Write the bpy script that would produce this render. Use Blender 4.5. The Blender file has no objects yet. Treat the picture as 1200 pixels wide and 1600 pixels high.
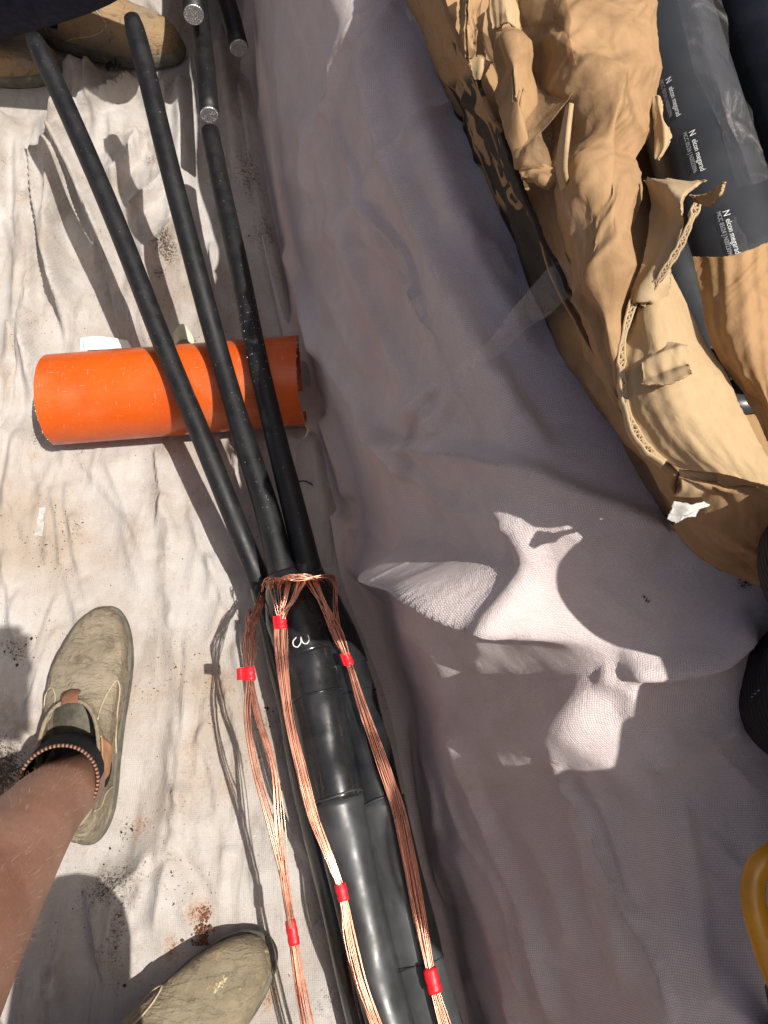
import bpy, bmesh, math, random
import numpy as np
from mathutils import Vector, Matrix

random.seed(7)
RNG = np.random.default_rng(11)
SC = bpy.context.scene
COL = SC.collection

# ---------------------------------------------------------------- camera, sky, sun, exposure
CAM_H, TILT, FPX = 1.056, math.radians(22.0), 1200.0
ST, CT = math.sin(TILT), math.cos(TILT)
cam_d = bpy.data.cameras.new('camera')
cam = bpy.data.objects.new('camera', cam_d)
COL.objects.link(cam)
cam.location = (0, 0, CAM_H)
cam.rotation_euler = (TILT, 0, 0)
cam_d.sensor_fit = 'HORIZONTAL'
cam_d.sensor_width = 36.0
cam_d.lens = 36.0 * FPX / 1200.0
cam_d.clip_start = 0.02
cam_d.clip_end = 500
SC.camera = cam

SUN_VEC = Vector((0.48, -0.22, 1.0)).normalized()       # towards the sun
SUN_EL = math.asin(SUN_VEC.z)
SUN_AZ = math.atan2(SUN_VEC.x, SUN_VEC.y)
world = bpy.data.worlds.new('World')
SC.world = world
world.use_nodes = True
wn = world.node_tree
sky = wn.nodes.new('ShaderNodeTexSky')
sky.sky_type = 'NISHITA'
sky.sun_disc = False
sky.dust_density = 6.0
sky.ozone_density = 0.2
sky.air_density = 0.8
sky.sun_elevation = SUN_EL
sky.sun_rotation = SUN_AZ
wn.links.new(sky.outputs[0], wn.nodes['Background'].inputs[0])
wn.nodes['Background'].inputs[1].default_value = 0.078
sun_d = bpy.data.lights.new('sun', 'SUN')
sun_d.energy = 4.7
sun_d.angle = math.radians(0.53)
sun_d.color = (1.0, 0.955, 0.89)
sun = bpy.data.objects.new('sun', sun_d)
COL.objects.link(sun)
sun.location = (2, -1, 4)
sun.rotation_euler = SUN_VEC.to_track_quat('Z', 'Y').to_euler()
SC.view_settings.view_transform = 'Standard'
SC.view_settings.look = 'None'
SC.view_settings.gamma = 1.0
SC.view_settings.use_curve_mapping = False
SC.view_settings.exposure = 0.32
SC.cycles.max_bounces = 8
SC.cycles.transparent_max_bounces = 12

# ---------------------------------------------------------------- helpers
def P(px, py, z):
    """the point of the place at height z that is seen at (px, py) of the 1200x1600 photograph"""
    a = (px - 600.0) / FPX
    v = (800.0 - py) / FPX
    dx, dy, dz = a, v * CT + ST, -CT + v * ST
    t = (z - CAM_H) / dz
    return Vector((dx * t, dy * t, z))

def pix(x, y, z):
    rz = z - CAM_H
    d = y * ST - rz * CT
    up = y * CT + rz * ST
    return 600 + FPX * x / d, 800 - FPX * up / d

def _hash(ix, iy, seed):
    n = (ix.astype(np.int64) * 374761393 + iy.astype(np.int64) * 668265263 + seed * 1442695041) & 0xFFFFFFFF
    n = ((n ^ (n >> 13)) * 1274126177) & 0xFFFFFFFF
    n = n ^ (n >> 16)
    return (n & 0xFFFF) / 65535.0 * 2 - 1

def vnoise(x, y, seed=0):
    x = np.asarray(x, float); y = np.asarray(y, float)
    ix = np.floor(x); iy = np.floor(y)
    fx = x - ix; fy = y - iy
    ux = fx * fx * fx * (fx * (fx * 6 - 15) + 10); uy = fy * fy * fy * (fy * (fy * 6 - 15) + 10)
    a = _hash(ix, iy, seed); b = _hash(ix + 1, iy, seed); c = _hash(ix, iy + 1, seed); d = _hash(ix + 1, iy + 1, seed)
    return (a * (1 - ux) + b * ux) * (1 - uy) + (c * (1 - ux) + d * ux) * uy

def fbm(x, y, seed=0, octv=4, gain=0.5):
    s = 0; a = 1.0; t = 0
    for i in range(octv):
        s = s + a * vnoise(np.asarray(x) * 2 ** i, np.asarray(y) * 2 ** i, seed + i * 17)
        t += a; a *= gain
    return s / t

def ridged(x, y, seed=0, octv=4):
    s = 0; a = 1.0; t = 0
    for i in range(octv):
        s = s + a * (1 - np.abs(vnoise(np.asarray(x) * 2 ** i, np.asarray(y) * 2 ** i, seed + i * 31)) * 2)
        t += a; a *= 0.5
    return s / t

def sstep(a, b, x):
    t = np.clip((x - a) / (b - a), 0, 1)
    return t * t * (3 - 2 * t)

def set_props(o, label=None, cat=None, group=None, kind=None):
    if label: o['label'] = label
    if cat: o['category'] = cat
    if group: o['group'] = group
    if kind: o['kind'] = kind
    return o

def thing(name, label, cat, loc=(0, 0, 0), group=None):
    o = bpy.data.objects.new(name, None)
    COL.objects.link(o)
    o.location = loc
    o.empty_display_size = 0.05
    return set_props(o, label, cat, group)

def link_mesh(name, me, mat, parent=None, smooth=True, label=None):
    o = bpy.data.objects.new(name, me)
    COL.objects.link(o)
    if mat is not None and len(me.materials) == 0:
        for m in (mat if isinstance(mat, (list, tuple)) else [mat]):
            me.materials.append(m)
    if smooth:
        me.polygons.foreach_set('use_smooth', [True] * len(me.polygons))
    if parent is not None:
        o.parent = parent
        bpy_loc = parent.matrix_basis.inverted()
        o.matrix_parent_inverse = bpy_loc
        if parent.parent is not None:
            o.matrix_parent_inverse = (parent.parent.matrix_basis @ parent.matrix_parent_inverse @ parent.matrix_basis).inverted() if False else (parent_world(parent)).inverted()
    if label: o['label'] = label
    return o

def parent_world(o):
    if o.parent is None:
        return o.matrix_basis.copy()
    return parent_world(o.parent) @ o.matrix_parent_inverse @ o.matrix_basis

def make(name, verts, faces, mat, parent=None, smooth=True, label=None, uvs=None):
    me = bpy.data.meshes.new(name)
    me.from_pydata([tuple(v) for v in verts], [], [tuple(f) for f in faces])
    if uvs is not None:
        uvl = me.uv_layers.new(name='UVMap')
        idx = np.empty(len(me.loops), dtype=np.int32)
        me.loops.foreach_get('vertex_index', idx)
        uvl.data.foreach_set('uv', np.asarray(uvs, dtype=np.float32)[idx].ravel())
    me.update()
    return link_mesh(name, me, mat, parent, smooth, label)

def grid_faces(n, m, off=0, flip=False):
    """n rows of m columns"""
    i = np.arange(n - 1)[:, None] * m + np.arange(m - 1)[None, :] + off
    q = np.stack([i, i + 1, i + m + 1, i + m], -1).reshape(-1, 4)
    if flip: q = q[:, ::-1]
    return q.tolist()

def catmull(pts, n):
    """resample a list of vectors by Catmull-Rom (centripetal-free), n points"""
    p = np.asarray([tuple(q) for q in pts], float)
    k = len(p)
    if k == 2:
        t = np.linspace(0, 1, n)[:, None]
        return p[0] * (1 - t) + p[1] * t
    seg = np.linalg.norm(np.diff(p[:, :3], axis=0), axis=1)
    cum = np.concatenate([[0], np.cumsum(np.maximum(seg, 1e-6))])
    s = np.linspace(0, cum[-1], n)
    out = np.empty((n, p.shape[1]))
    # tangents
    m = np.empty_like(p)
    m[1:-1] = (p[2:] - p[:-2]) / (cum[2:] - cum[:-2])[:, None]
    m[0] = (p[1] - p[0]) / (cum[1] - cum[0]); m[-1] = (p[-1] - p[-2]) / (cum[-1] - cum[-2])
    i = np.clip(np.searchsorted(cum, s, side='right') - 1, 0, k - 2)
    h = (cum[i + 1] - cum[i])[:, None]
    t = ((s - cum[i]) [:, None]) / h
    t2, t3 = t * t, t * t * t
    return (2 * t3 - 3 * t2 + 1) * p[i] + (t3 - 2 * t2 + t) * h * m[i] + (-2 * t3 + 3 * t2) * p[i + 1] + (t3 - t2) * h * m[i + 1]

def tube_geo(path, radii, seg=12, cap=True, flat=1.0, off=0, jitter=0.0, seed=0):
    """swept tube; path (n,3); radii scalar or (n,)"""
    p = np.asarray([tuple(q) for q in path], float)
    n = len(p)
    r = np.broadcast_to(np.asarray(radii, float), (n,))
    tan = np.gradient(p, axis=0)
    tan /= np.linalg.norm(tan, axis=1)[:, None] + 1e-12
    up = np.array([0, 0, 1.0])
    if abs(tan[0] @ up) > 0.95: up = np.array([1.0, 0, 0])
    a = np.cross(tan[0], up); a /= np.linalg.norm(a)
    A = [a]
    for i in range(1, n):
        a = A[-1] - tan[i] * (A[-1] @ tan[i])
        A.append(a / (np.linalg.norm(a) + 1e-12))
    A = np.array(A); B = np.cross(tan, A)
    th = np.linspace(0, 2 * math.pi, seg, endpoint=False)
    rr = r[:, None] * np.ones(seg)[None, :]
    if jitter:
        rr = rr * (1 + jitter * vnoise(np.arange(n)[:, None] * 0.13 + np.zeros(seg), np.cos(th)[None, :] * 2 + np.sin(th)[None, :] * 3.1 + np.zeros((n, 1)), seed))
    V = p[:, None, :] + rr[..., None] * (np.cos(th)[None, :, None] * A[:, None, :] + flat * np.sin(th)[None, :, None] * B[:, None, :])
    V = V.reshape(-1, 3)
    F = []
    for i in range(n - 1):
        for j in range(seg):
            k = (j + 1) % seg
            F.append((off + i * seg + j, off + i * seg + k, off + (i + 1) * seg + k, off + (i + 1) * seg + j))
    if cap:
        F.append(tuple(off + j for j in range(seg))[::-1])
        F.append(tuple(off + (n - 1) * seg + j for j in range(seg)))
    return V, F

def tube(name, path, radii, mat, parent=None, seg=12, cap=True, label=None, flat=1.0, jitter=0.0, seed=0):
    V, F = tube_geo(path, radii, seg, cap, flat, 0, jitter, seed)
    return make(name, V, F, mat, parent, True, label)

def merge(geos):
    V, F = [], []
    for v, f in geos:
        o = len(V)
        V.extend([tuple(q) for q in v])
        F.extend([tuple(i + o for i in q) for q in f])
    return V, F

def box_geo(c, s, rot=None):
    x, y, z = [q / 2 for q in s]
    V = [Vector((a * x, b * y, d * z)) for a in (-1, 1) for b in (-1, 1) for d in (-1, 1)]
    if rot is not None: V = [rot @ v for v in V]
    V = [v + Vector(c) for v in V]
    F = [(0, 1, 3, 2), (4, 6, 7, 5), (0, 4, 5, 1), (2, 3, 7, 6), (0, 2, 6, 4), (1, 5, 7, 3)]
    return V, F

def sheet(name, rows, mat, parent=None, n=40, m=30, thick=0.0028, crumple=0.003, freq=18, seed=0, ragged=0.0, label=None, smooth=True, world=False, ridges=0.0):
    """a thick crumpled sheet through rows of (px,py,z) control points (or world points)"""
    R = []
    for row in rows:
        pts = [Vector(q) if world else P(*q) for q in row]
        R.append(catmull(pts, m))
    R = np.array(R)                                    # k,m,3
    G = np.empty((n, m, 3))
    for j in range(m):
        G[:, j] = catmull(R[:, j], n)
    du = np.gradient(G, axis=1); dv = np.gradient(G, axis=0)
    N = np.cross(du, dv); N /= np.linalg.norm(N, axis=2)[..., None] + 1e-12
    if N[..., 2].mean() < 0: N = -N
    lu = np.concatenate([[0], np.cumsum(np.linalg.norm(np.diff(G.mean(0), axis=0), axis=1))])
    lv = np.concatenate([[0], np.cumsum(np.linalg.norm(np.diff(G.mean(1), axis=0), axis=1))])
    U, W = np.meshgrid(lu, lv)
    d = crumple * 0.22 * fbm(U * freq, W * freq * .6, seed, 3)
    if crumple > .0015:
        ca, sa = math.cos(.65), math.sin(.65)
        d = d + crumple * .45 * (ridged((U * ca + W * sa) * 75 + .5 * fbm(U * 30, W * 30, seed + 8, 2), (W * ca - U * sa) * 14, seed + 7, 3) - .4) * sstep(-.25, .35, fbm(U * 9, W * 9, seed + 4, 2))
        cr = random.Random(seed * 7 + 1)
        uu, ww = float(U.max()), float(W.max())
        for q in range(int(4 + 1100 * uu * ww)):
            cu, cw = cr.uniform(0, uu), cr.uniform(0, ww)
            an = cr.gauss(.9, .7) if cr.random() < .6 else cr.uniform(0, math.pi)
            L = cr.uniform(.02, .11); wd = cr.uniform(.004, .020); a_ = cr.gauss(0, 1) * crumple * .80
            s_ = (U - cu) * math.cos(an) + (W - cw) * math.sin(an); q_ = -(U - cu) * math.sin(an) + (W - cw) * math.cos(an)
            d = d + a_ * np.maximum(0, 1 - np.abs(q_) / (wd * 1.7)) * np.maximum(0, 1 - np.abs(s_) / (L * 1.4))
    if ridges:
        d = d + ridges * np.sin(U * 2 * math.pi / 0.0075 + 2.0 * fbm(U * 6, W * 6, seed + 3, 2))
    G = G + N * d[..., None]
    if ragged:
        for (sl, axis, q) in (((0, slice(None)), dv, 1), ((-1, slice(None)), dv, -1), ((slice(None), 0), du, 1), ((slice(None), -1), du, -1)):
            e = axis[sl] / (np.linalg.norm(axis[sl], axis=-1)[..., None] + 1e-12)
            k = len(e)
            rj = ragged * (np.abs(vnoise(np.arange(k) * 0.7, np.zeros(k), seed + q * 3 + 9)) + 0.5 * RNG.random(k))
            G[sl] = G[sl] + e * q * rj[:, None]
    Bk = G - N * thick
    V = np.concatenate([G.reshape(-1, 3), Bk.reshape(-1, 3)])
    o = n * m
    F = grid_faces(n, m) + grid_faces(n, m, o, True)
    ring = [j for j in range(m)] + [i * m + m - 1 for i in range(1, n)] + [(n - 1) * m + j for j in range(m - 2, -1, -1)] + [i * m for i in range(n - 2, 0, -1)]
    for a, b in zip(ring, ring[1:] + ring[:1]):
        F.append((b, a, a + o, b + o))
    uv = np.concatenate([np.stack([U, W], -1).reshape(-1, 2)] * 2)
    return make(name, V, F, mat, parent, smooth, label, uv)

# ---------------------------------------------------------------- materials
def new_mat(name):
    m = bpy.data.materials.new(name)
    m.use_nodes = True
    nt = m.node_tree
    b = nt.nodes['Principled BSDF']
    return m, nt, b

class NB:
    """small node-building helper"""
    def __init__(s, nt): s.nt = nt
    def n(s, t, **k):
        o = s.nt.nodes.new(t)
        for a, b in k.items():
            setattr(o, a, b)
        return o
    def set(s, sock, v):
        if hasattr(v, 'is_output') or isinstance(v, bpy.types.NodeSocket):
            s.nt.links.new(v, sock)
        elif isinstance(v, (tuple, list)) and len(v) == 3 and sock.type == 'RGBA':
            sock.default_value = (*v, 1)
        else:
            sock.default_value = v
    def math(s, op, a, b=0.0, c=None, clamp=False):
        o = s.n('ShaderNodeMath', operation=op, use_clamp=clamp)
        s.set(o.inputs[0], a); s.set(o.inputs[1], b)
        if c is not None: s.set(o.inputs[2], c)
        return o.outputs[0]
    def ramp(s, x, a, b, lo=0.0, hi=1.0):
        o = s.n('ShaderNodeMapRange', interpolation_type='SMOOTHSTEP')
        s.set(o.inputs[0], x); s.set(o.inputs[1], a); s.set(o.inputs[2], b); s.set(o.inputs[3], lo); s.set(o.inputs[4], hi)
        return o.outputs[0]
    def mix(s, f, a, b, mode='MIX'):
        o = s.n('ShaderNodeMix', data_type='RGBA', blend_type=mode)
        s.set(o.inputs[0], f); s.set(o.inputs[6], a); s.set(o.inputs[7], b)
        return o.outputs[2]
    def coord(s, which='Object', scale=(1, 1, 1), rot=(0, 0, 0)):
        c = s.n('ShaderNodeTexCoord')
        m = s.n('ShaderNodeMapping')
        m.inputs['Scale'].default_value = scale
        m.inputs['Rotation'].default_value = rot
        s.nt.links.new(c.outputs[which], m.inputs[0])
        return m.outputs[0]
    def noise(s, vec, scale, detail=4, rough=0.55, dist=0.0):
        o = s.n('ShaderNodeTexNoise')
        s.nt.links.new(vec, o.inputs['Vector'])
        o.inputs['Scale'].default_value = scale; o.inputs['Detail'].default_value = detail
        o.inputs['Roughness'].default_value = rough; o.inputs['Distortion'].default_value = dist
        return o.outputs[0]
    def voro(s, vec, scale, feature='F1'):
        o = s.n('ShaderNodeTexVoronoi', feature=feature)
        s.nt.links.new(vec, o.inputs['Vector'])
        o.inputs['Scale'].default_value = scale
        return o.outputs[0]
    def wave(s, vec, scale, dist=0.0, direction='X', dscale=1.0):
        o = s.n('ShaderNodeTexWave', bands_direction=direction)
        s.nt.links.new(vec, o.inputs['Vector'])
        o.inputs['Scale'].default_value = scale; o.inputs['Distortion'].default_value = dist
        o.inputs['Detail Scale'].default_value = dscale
        return o.outputs[1]
    def bump(s, h, strength, dist=0.001, prev=None):
        o = s.n('ShaderNodeBump')
        o.inputs['Strength'].default_value = strength; o.inputs['Distance'].default_value = dist
        s.set(o.inputs['Height'], h)
        if prev is not None: s.nt.links.new(prev, o.inputs['Normal'])
        return o.outputs[0]

def simple_mat(name, base, rough=0.5, var=0.25, scale=30, metal=0.0, spec=0.5, bump=0.0, bscale=200, second=None, sec_amt=(0.55, 0.7), coord='Object', speck=None, stretch=(1, 1, 1)):
    m, nt, b = new_mat(name)
    k = NB(nt)
    v = k.coord(coord, stretch)
    n1 = k.noise(v, scale, 6, 0.6)
    dark = tuple(c * (1 - var) for c in base); light = tuple(min(1, c * (1 + var)) for c in base)
    col = k.mix(k.ramp(n1, 0.3, 0.7), dark, light)
    if second is not None:
        n2 = k.noise(v, scale * 0.35, 5, 0.65)
        col = k.mix(k.ramp(n2, *sec_amt), col, second)
    if speck is not None:
        n3 = k.noise(v, scale * 14, 2, 0.5)
        col = k.mix(k.ramp(n3, 0.66, 0.72), col, speck)
    nt.links.new(col, b.inputs['Base Color'])
    r = k.ramp(k.noise(v, scale * 1.7, 4), 0.25, 0.75, max(0.02, rough - 0.12), min(1, rough + 0.12))
    nt.links.new(r, b.inputs['Roughness'])
    b.inputs['Metallic'].default_value = metal
    b.inputs['Specular IOR Level'].default_value = spec
    if bump:
        nt.links.new(k.bump(k.noise(v, bscale, 4, 0.6), bump, 0.002), b.inputs['Normal'])
    return m

def cloth_mat(name, base, weave_pitch, weave_amt, stain, transl=0.12, dirt_attr=False, speck=True, smear=0.0):
    m, nt, b = new_mat(name)
    k = NB(nt)
    v = k.coord('Object')
    uv = k.coord('UV')
    big = k.noise(v, 4.5, 6, 0.62)
    mid = k.noise(v, 28, 6, 0.65)
    fine = k.noise(v, 420, 3, 0.6)
    col = k.mix(k.ramp(big, 0.42, 0.68), base, stain)
    col = k.mix(k.math('MULTIPLY', k.ramp(mid, 0.35, 0.75), 0.35), col, tuple(c * 0.78 for c in stain))
    col = k.mix(k.math('MULTIPLY', k.ramp(fine, 0.3, 0.7), 0.16), col, tuple(c * 0.6 for c in base))
    sm = k.noise(k.coord('Object', (9, 1.6, 1), (0, 0, .12)), 3.2, 6, 0.7, 0.6)
    col = k.mix(k.math('MULTIPLY', k.ramp(sm, 0.50, 0.72), smear), col, tuple(c * 0.62 for c in stain))
    # woven threads
    dist = k.noise(uv, 60, 3)
    wx = k.wave(uv, 0.31 / weave_pitch, 1.6, 'X', 3.0)
    wy = k.wave(uv, 0.31 / weave_pitch, 1.6, 'Y', 3.0)
    w = k.math('MULTIPLY', wx, wy)
    thr = k.noise(k.coord('UV', (1, 0.02, 1)), 900, 2)
    thr2 = k.noise(k.coord('UV', (0.02, 1, 1)), 900, 2)
    w2 = k.math('ADD', w, k.math('MULTIPLY', k.math('ADD', thr, thr2), 0.5))
    hole = k.ramp(w, 0.0, 0.32, weave_amt, 0.0)
    col = k.mix(hole, col, tuple(c * 0.28 for c in base))
    if speck:
        s1 = k.noise(v, 260, 2, 0.5)
        s0 = k.noise(v, 9, 4, 0.6)
        msk = k.math('MULTIPLY', k.ramp(s1, 0.665, 0.70), k.ramp(s0, 0.5, 0.62))
        col = k.mix(msk, col, (0.035, 0.024, 0.018))
    if dirt_attr:
        at = k.n('ShaderNodeAttribute', attribute_name='dirt')
        d1 = k.noise(v, 240, 5, 0.75)
        d2 = k.noise(v, 620, 3, 0.6)
        dn = k.math('ADD', k.math('MULTIPLY', d1, 0.65), k.math('MULTIPLY', d2, 0.35))
        sh = k.math('ADD', k.math('MULTIPLY', at.outputs['Fac'], 0.27), dn)
        col = k.mix(k.math('MULTIPLY', k.ramp(sh, 0.60, 0.76), 0.30), col, (0.16, 0.115, 0.085))
        col = k.mix(k.ramp(sh, 0.725, 0.79), col, (0.055, 0.040, 0.032))
        at2 = k.n('ShaderNodeAttribute', attribute_name='rust')
        sh2 = k.math('ADD', k.math('MULTIPLY', at2.outputs['Fac'], 0.42), dn)
        col = k.mix(k.ramp(sh2, 0.55, 0.95), col, (0.36, 0.20, 0.11))
        col = k.mix(k.ramp(sh2, 0.80, 0.86), col, (0.13, 0.055, 0.03))
    nt.links.new(col, b.inputs['Base Color'])
    b.inputs['Roughness'].default_value = 0.92
    b.inputs['Specular IOR Level'].default_value = 0.15
    b.inputs['Sheen Weight'].default_value = 0.15
    bm1 = k.bump(k.noise(v, 70, 6, 0.7), 0.5, 0.005)
    bm2 = k.bump(w2, 0.5, 0.0006, bm1)
    nt.links.new(bm2, b.inputs['Normal'])
    tr = k.n('ShaderNodeBsdfTranslucent')
    nt.links.new(col, tr.inputs[0])
    nt.links.new(bm1, tr.inputs['Normal'])
    mx = k.n('ShaderNodeMixShader')
    mx.inputs[0].default_value = transl
    nt.links.new(b.outputs[0], mx.inputs[1]); nt.links.new(tr.outputs[0], mx.inputs[2])
    nt.links.new(mx.outputs[0], nt.nodes['Material Output'].inputs[0])
    return m

M = {}
M['cloth_floor'] = cloth_mat('dusty_cotton', (0.535, 0.505, 0.475), 0.0024, 0.10, (0.42, 0.345, 0.275), 0.10, True, True, 0.6)
M['cloth_bank'] = cloth_mat('mauve_cotton', (0.79, 0.69, 0.675), 0.0019, 0.40, (0.71, 0.585, 0.56), 0.08, True, False)
M['soil'] = simple_mat('red_soil', (0.22, 0.125, 0.08), 0.95, 0.5, 40, bump=1.0, bscale=60, second=(0.10, 0.058, 0.04), speck=(0.3, 0.19, 0.13))
M['soil_dark'] = simple_mat('dark_crumb', (0.035, 0.022, 0.017), 0.95, 0.5, 200, bump=0.5, bscale=400)
M['soil_red'] = simple_mat('red_crumb', (0.19, 0.085, 0.05), 0.95, 0.45, 160, bump=0.8, bscale=500)
M['rubber'] = simple_mat('black_rubber', (0.016, 0.016, 0.018), 0.46, 0.5, 60, spec=0.45, bump=0.05, bscale=300)
M['sleeve'] = simple_mat('black_sleeve', (0.016, 0.0165, 0.018), 0.24, 0.4, 22, spec=0.5, bump=0.05, bscale=45)
M['sleeve_grey'] = simple_mat('grey_sleeve', (0.036, 0.038, 0.040), 0.42, 0.3, 25, spec=0.5, bump=0.04, bscale=90)
M['tube_grey'] = simple_mat('tube_polymer', (0.034, 0.036, 0.040), 0.42, 0.2, 14, spec=0.4, bump=0.02, bscale=60, speck=None)
M['sleeve_lit'] = simple_mat('lit_grey_sleeve', (0.066, 0.070, 0.072), 0.42, 0.25, 25, spec=0.5, bump=0.04, bscale=90)  # lighter copy of the grey sleeve, sunlight put into its colour
M['copper'] = simple_mat('copper_wire', (0.68, 0.34, 0.235), 0.32, 0.16, 20, metal=1.0)
M['aluminium'] = simple_mat('cut_strands', (0.55, 0.55, 0.55), 0.42, 0.25, 300, metal=1.0, bump=0.4, bscale=500)
M['red_tape'] = simple_mat('red_tape', (0.72, 0.012, 0.022), 0.42, 0.12, 60, bump=0.2, bscale=200)
M['white_ink'] = simple_mat('white_ink', (0.78, 0.78, 0.76), 0.6, 0.05, 50)
M['grey_ink'] = simple_mat('grey_ink', (0.34, 0.36, 0.37), 0.6, 0.05, 50)
M['blue_ink'] = simple_mat('blue_ink', (0.03, 0.04, 0.12), 0.5, 0.1, 50)
M['black_ink'] = simple_mat('black_print', (0.022, 0.019, 0.018), 0.32, 0.3, 40)
M['paper'] = simple_mat('white_paper', (0.78, 0.77, 0.72), 0.85, 0.06, 30)
M['paper_green'] = simple_mat('pale_green_paper', (0.55, 0.55, 0.38), 0.85, 0.1, 60)
M['navy'] = simple_mat('navy_twill', (0.010, 0.012, 0.024), 0.9, 0.35, 60, bump=0.4, bscale=700, spec=0.2)
M['shirt'] = simple_mat('hi_vis_shirt', (0.10, 0.11, 0.12), 0.9, 0.25, 40, bump=0.2, bscale=500)
M['skin'] = None
M['sock'] = simple_mat('black_sock', (0.010, 0.012, 0.015), 0.85, 0.3, 120, bump=0.5, bscale=900, spec=0.2)
M['black_plastic'] = simple_mat('black_plastic', (0.006, 0.006, 0.008), 0.3, 0.3, 30, bump=0.3, bscale=40)
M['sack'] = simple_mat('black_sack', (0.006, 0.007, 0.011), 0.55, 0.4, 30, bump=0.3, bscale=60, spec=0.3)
M['phone'] = simple_mat('phone_glass', (0.02, 0.02, 0.022), 0.15, 0.1, 10)
M['amber'] = simple_mat('amber_plastic', (0.50, 0.23, 0.015), 0.32, 0.15, 40, spec=0.5)
M['maroon'] = simple_mat('maroon_trim', (0.10, 0.012, 0.022), 0.7, 0.2, 60)
M['orange_thread'] = simple_mat('orange_thread', (0.7, 0.15, 0.05), 0.7, 0.1, 60)
M['hair'] = simple_mat('brown_hair', (0.06, 0.035, 0.02), 0.6, 0.3, 80)
M['eye'] = simple_mat('eye_white', (0.6, 0.58, 0.55), 0.2, 0.05, 80)

def mat_pipe():
    m, nt, b = new_mat('orange_pvc')
    k = NB(nt)
    v = k.coord('Object')
    vs = k.coord('Object', (1, 12, 12))
    col = k.mix(k.ramp(k.noise(v, 9, 5), 0.35, 0.7), (0.58, 0.092, 0.006), (0.52, 0.072, 0.005))
    dust = k.math('MULTIPLY', k.ramp(k.noise(v, 5, 6, 0.7), 0.48, 0.75), 0.35)
    col = k.mix(dust, col, (0.46, 0.21, 0.12))
    scr = k.ramp(k.noise(k.coord('Object', (60, 4, 4), (0, 0.3, 0.4)), 9, 3, 0.7), 0.64, 0.72)
    col = k.mix(k.math('MULTIPLY', scr, 0.45), col, (0.8, 0.5, 0.35))
    scr2 = k.ramp(k.noise(k.coord('Object', (5, 70, 70), (0, 0, .25)), 7, 3, 0.7), 0.66, 0.72)
    col = k.mix(k.math('MULTIPLY', scr2, 0.4), col, (0.85, 0.42, 0.22))
    sp = k.ramp(k.noise(v, 140, 3), 0.70, 0.74)
    col = k.mix(k.math('MULTIPLY', sp, k.ramp(k.noise(v, 11, 3), 0.5, 0.65)), col, (0.10, 0.03, 0.01))
    nt.links.new(col, b.inputs['Base Color'])
    nt.links.new(k.ramp(k.noise(vs, 6, 5), 0.3, 0.7, 0.22, 0.40), b.inputs['Roughness'])
    b.inputs['Specular IOR Level'].default_value = 0.45
    nt.links.new(k.bump(k.noise(k.coord('Object', (3, 40, 40)), 8, 4), 0.05, 0.002), b.inputs['Normal'])
    return m
M['pipe'] = mat_pipe()

def mat_rubber_scuffed():
    m, nt, b = new_mat('cable_sheath')
    k = NB(nt)
    v = k.coord('Object')
    diag = k.noise(k.coord('Object', (14, 90, 60), (0.5, 0.3, 0.9)), 6, 4, 0.7)
    n1 = k.noise(v, 40, 6, 0.65)
    col = k.mix(k.ramp(n1, 0.3, 0.8), (0.006, 0.006, 0.007), (0.011, 0.011, 0.0115))
    col = k.mix(k.math('MULTIPLY', k.ramp(diag, 0.55, 0.72), 0.30), col, (0.05, 0.05, 0.05))
    col = k.mix(k.math('MULTIPLY', k.ramp(k.noise(v, 330, 2), 0.70, 0.74), 0.8), col, (0.20, 0.18, 0.15))
    nt.links.new(col, b.inputs['Base Color'])
    nt.links.new(k.ramp(n1, 0.3, 0.7, 0.42, 0.62), b.inputs['Roughness'])
    b.inputs['Specular IOR Level'].default_value = 0.4
    nt.links.new(k.bump(diag, 0.12, 0.001), b.inputs['Normal'])
    return m
M['cable'] = mat_rubber_scuffed()

def mat_skin():
    m, nt, b = new_mat('skin')
    k = NB(nt)
    v = k.coord('Object')
    col = k.mix(k.ramp(k.noise(v, 14, 6, 0.6), 0.3, 0.7), (0.255, 0.125, 0.082), (0.37, 0.20, 0.138))
    col = k.mix(k.math('MULTIPLY', k.ramp(k.noise(v, 120, 3), 0.62, 0.72), 0.35), col, (0.25, 0.10, 0.065))
    nt.links.new(col, b.inputs['Base Color'])
    b.inputs['Roughness'].default_value = 0.5
    b.inputs['Specular IOR Level'].default_value = 0.35
    b.inputs['Subsurface Weight'].default_value = 0.12
    b.inputs['Subsurface Radius'].default_value = (0.01, 0.004, 0.002)
    b.inputs['Subsurface Scale'].default_value = 0.5
    nt.links.new(k.bump(k.noise(v, 260, 5, 0.7), 0.25, 0.0015, k.bump(k.noise(v, 45, 3), 0.25, 0.004)), b.inputs['Normal'])
    return m
M['skin'] = mat_skin()
M['leg_hair'] = simple_mat('blond_leg_hair', (0.30, 0.18, 0.10), 0.5, 0.2, 50)

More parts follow.
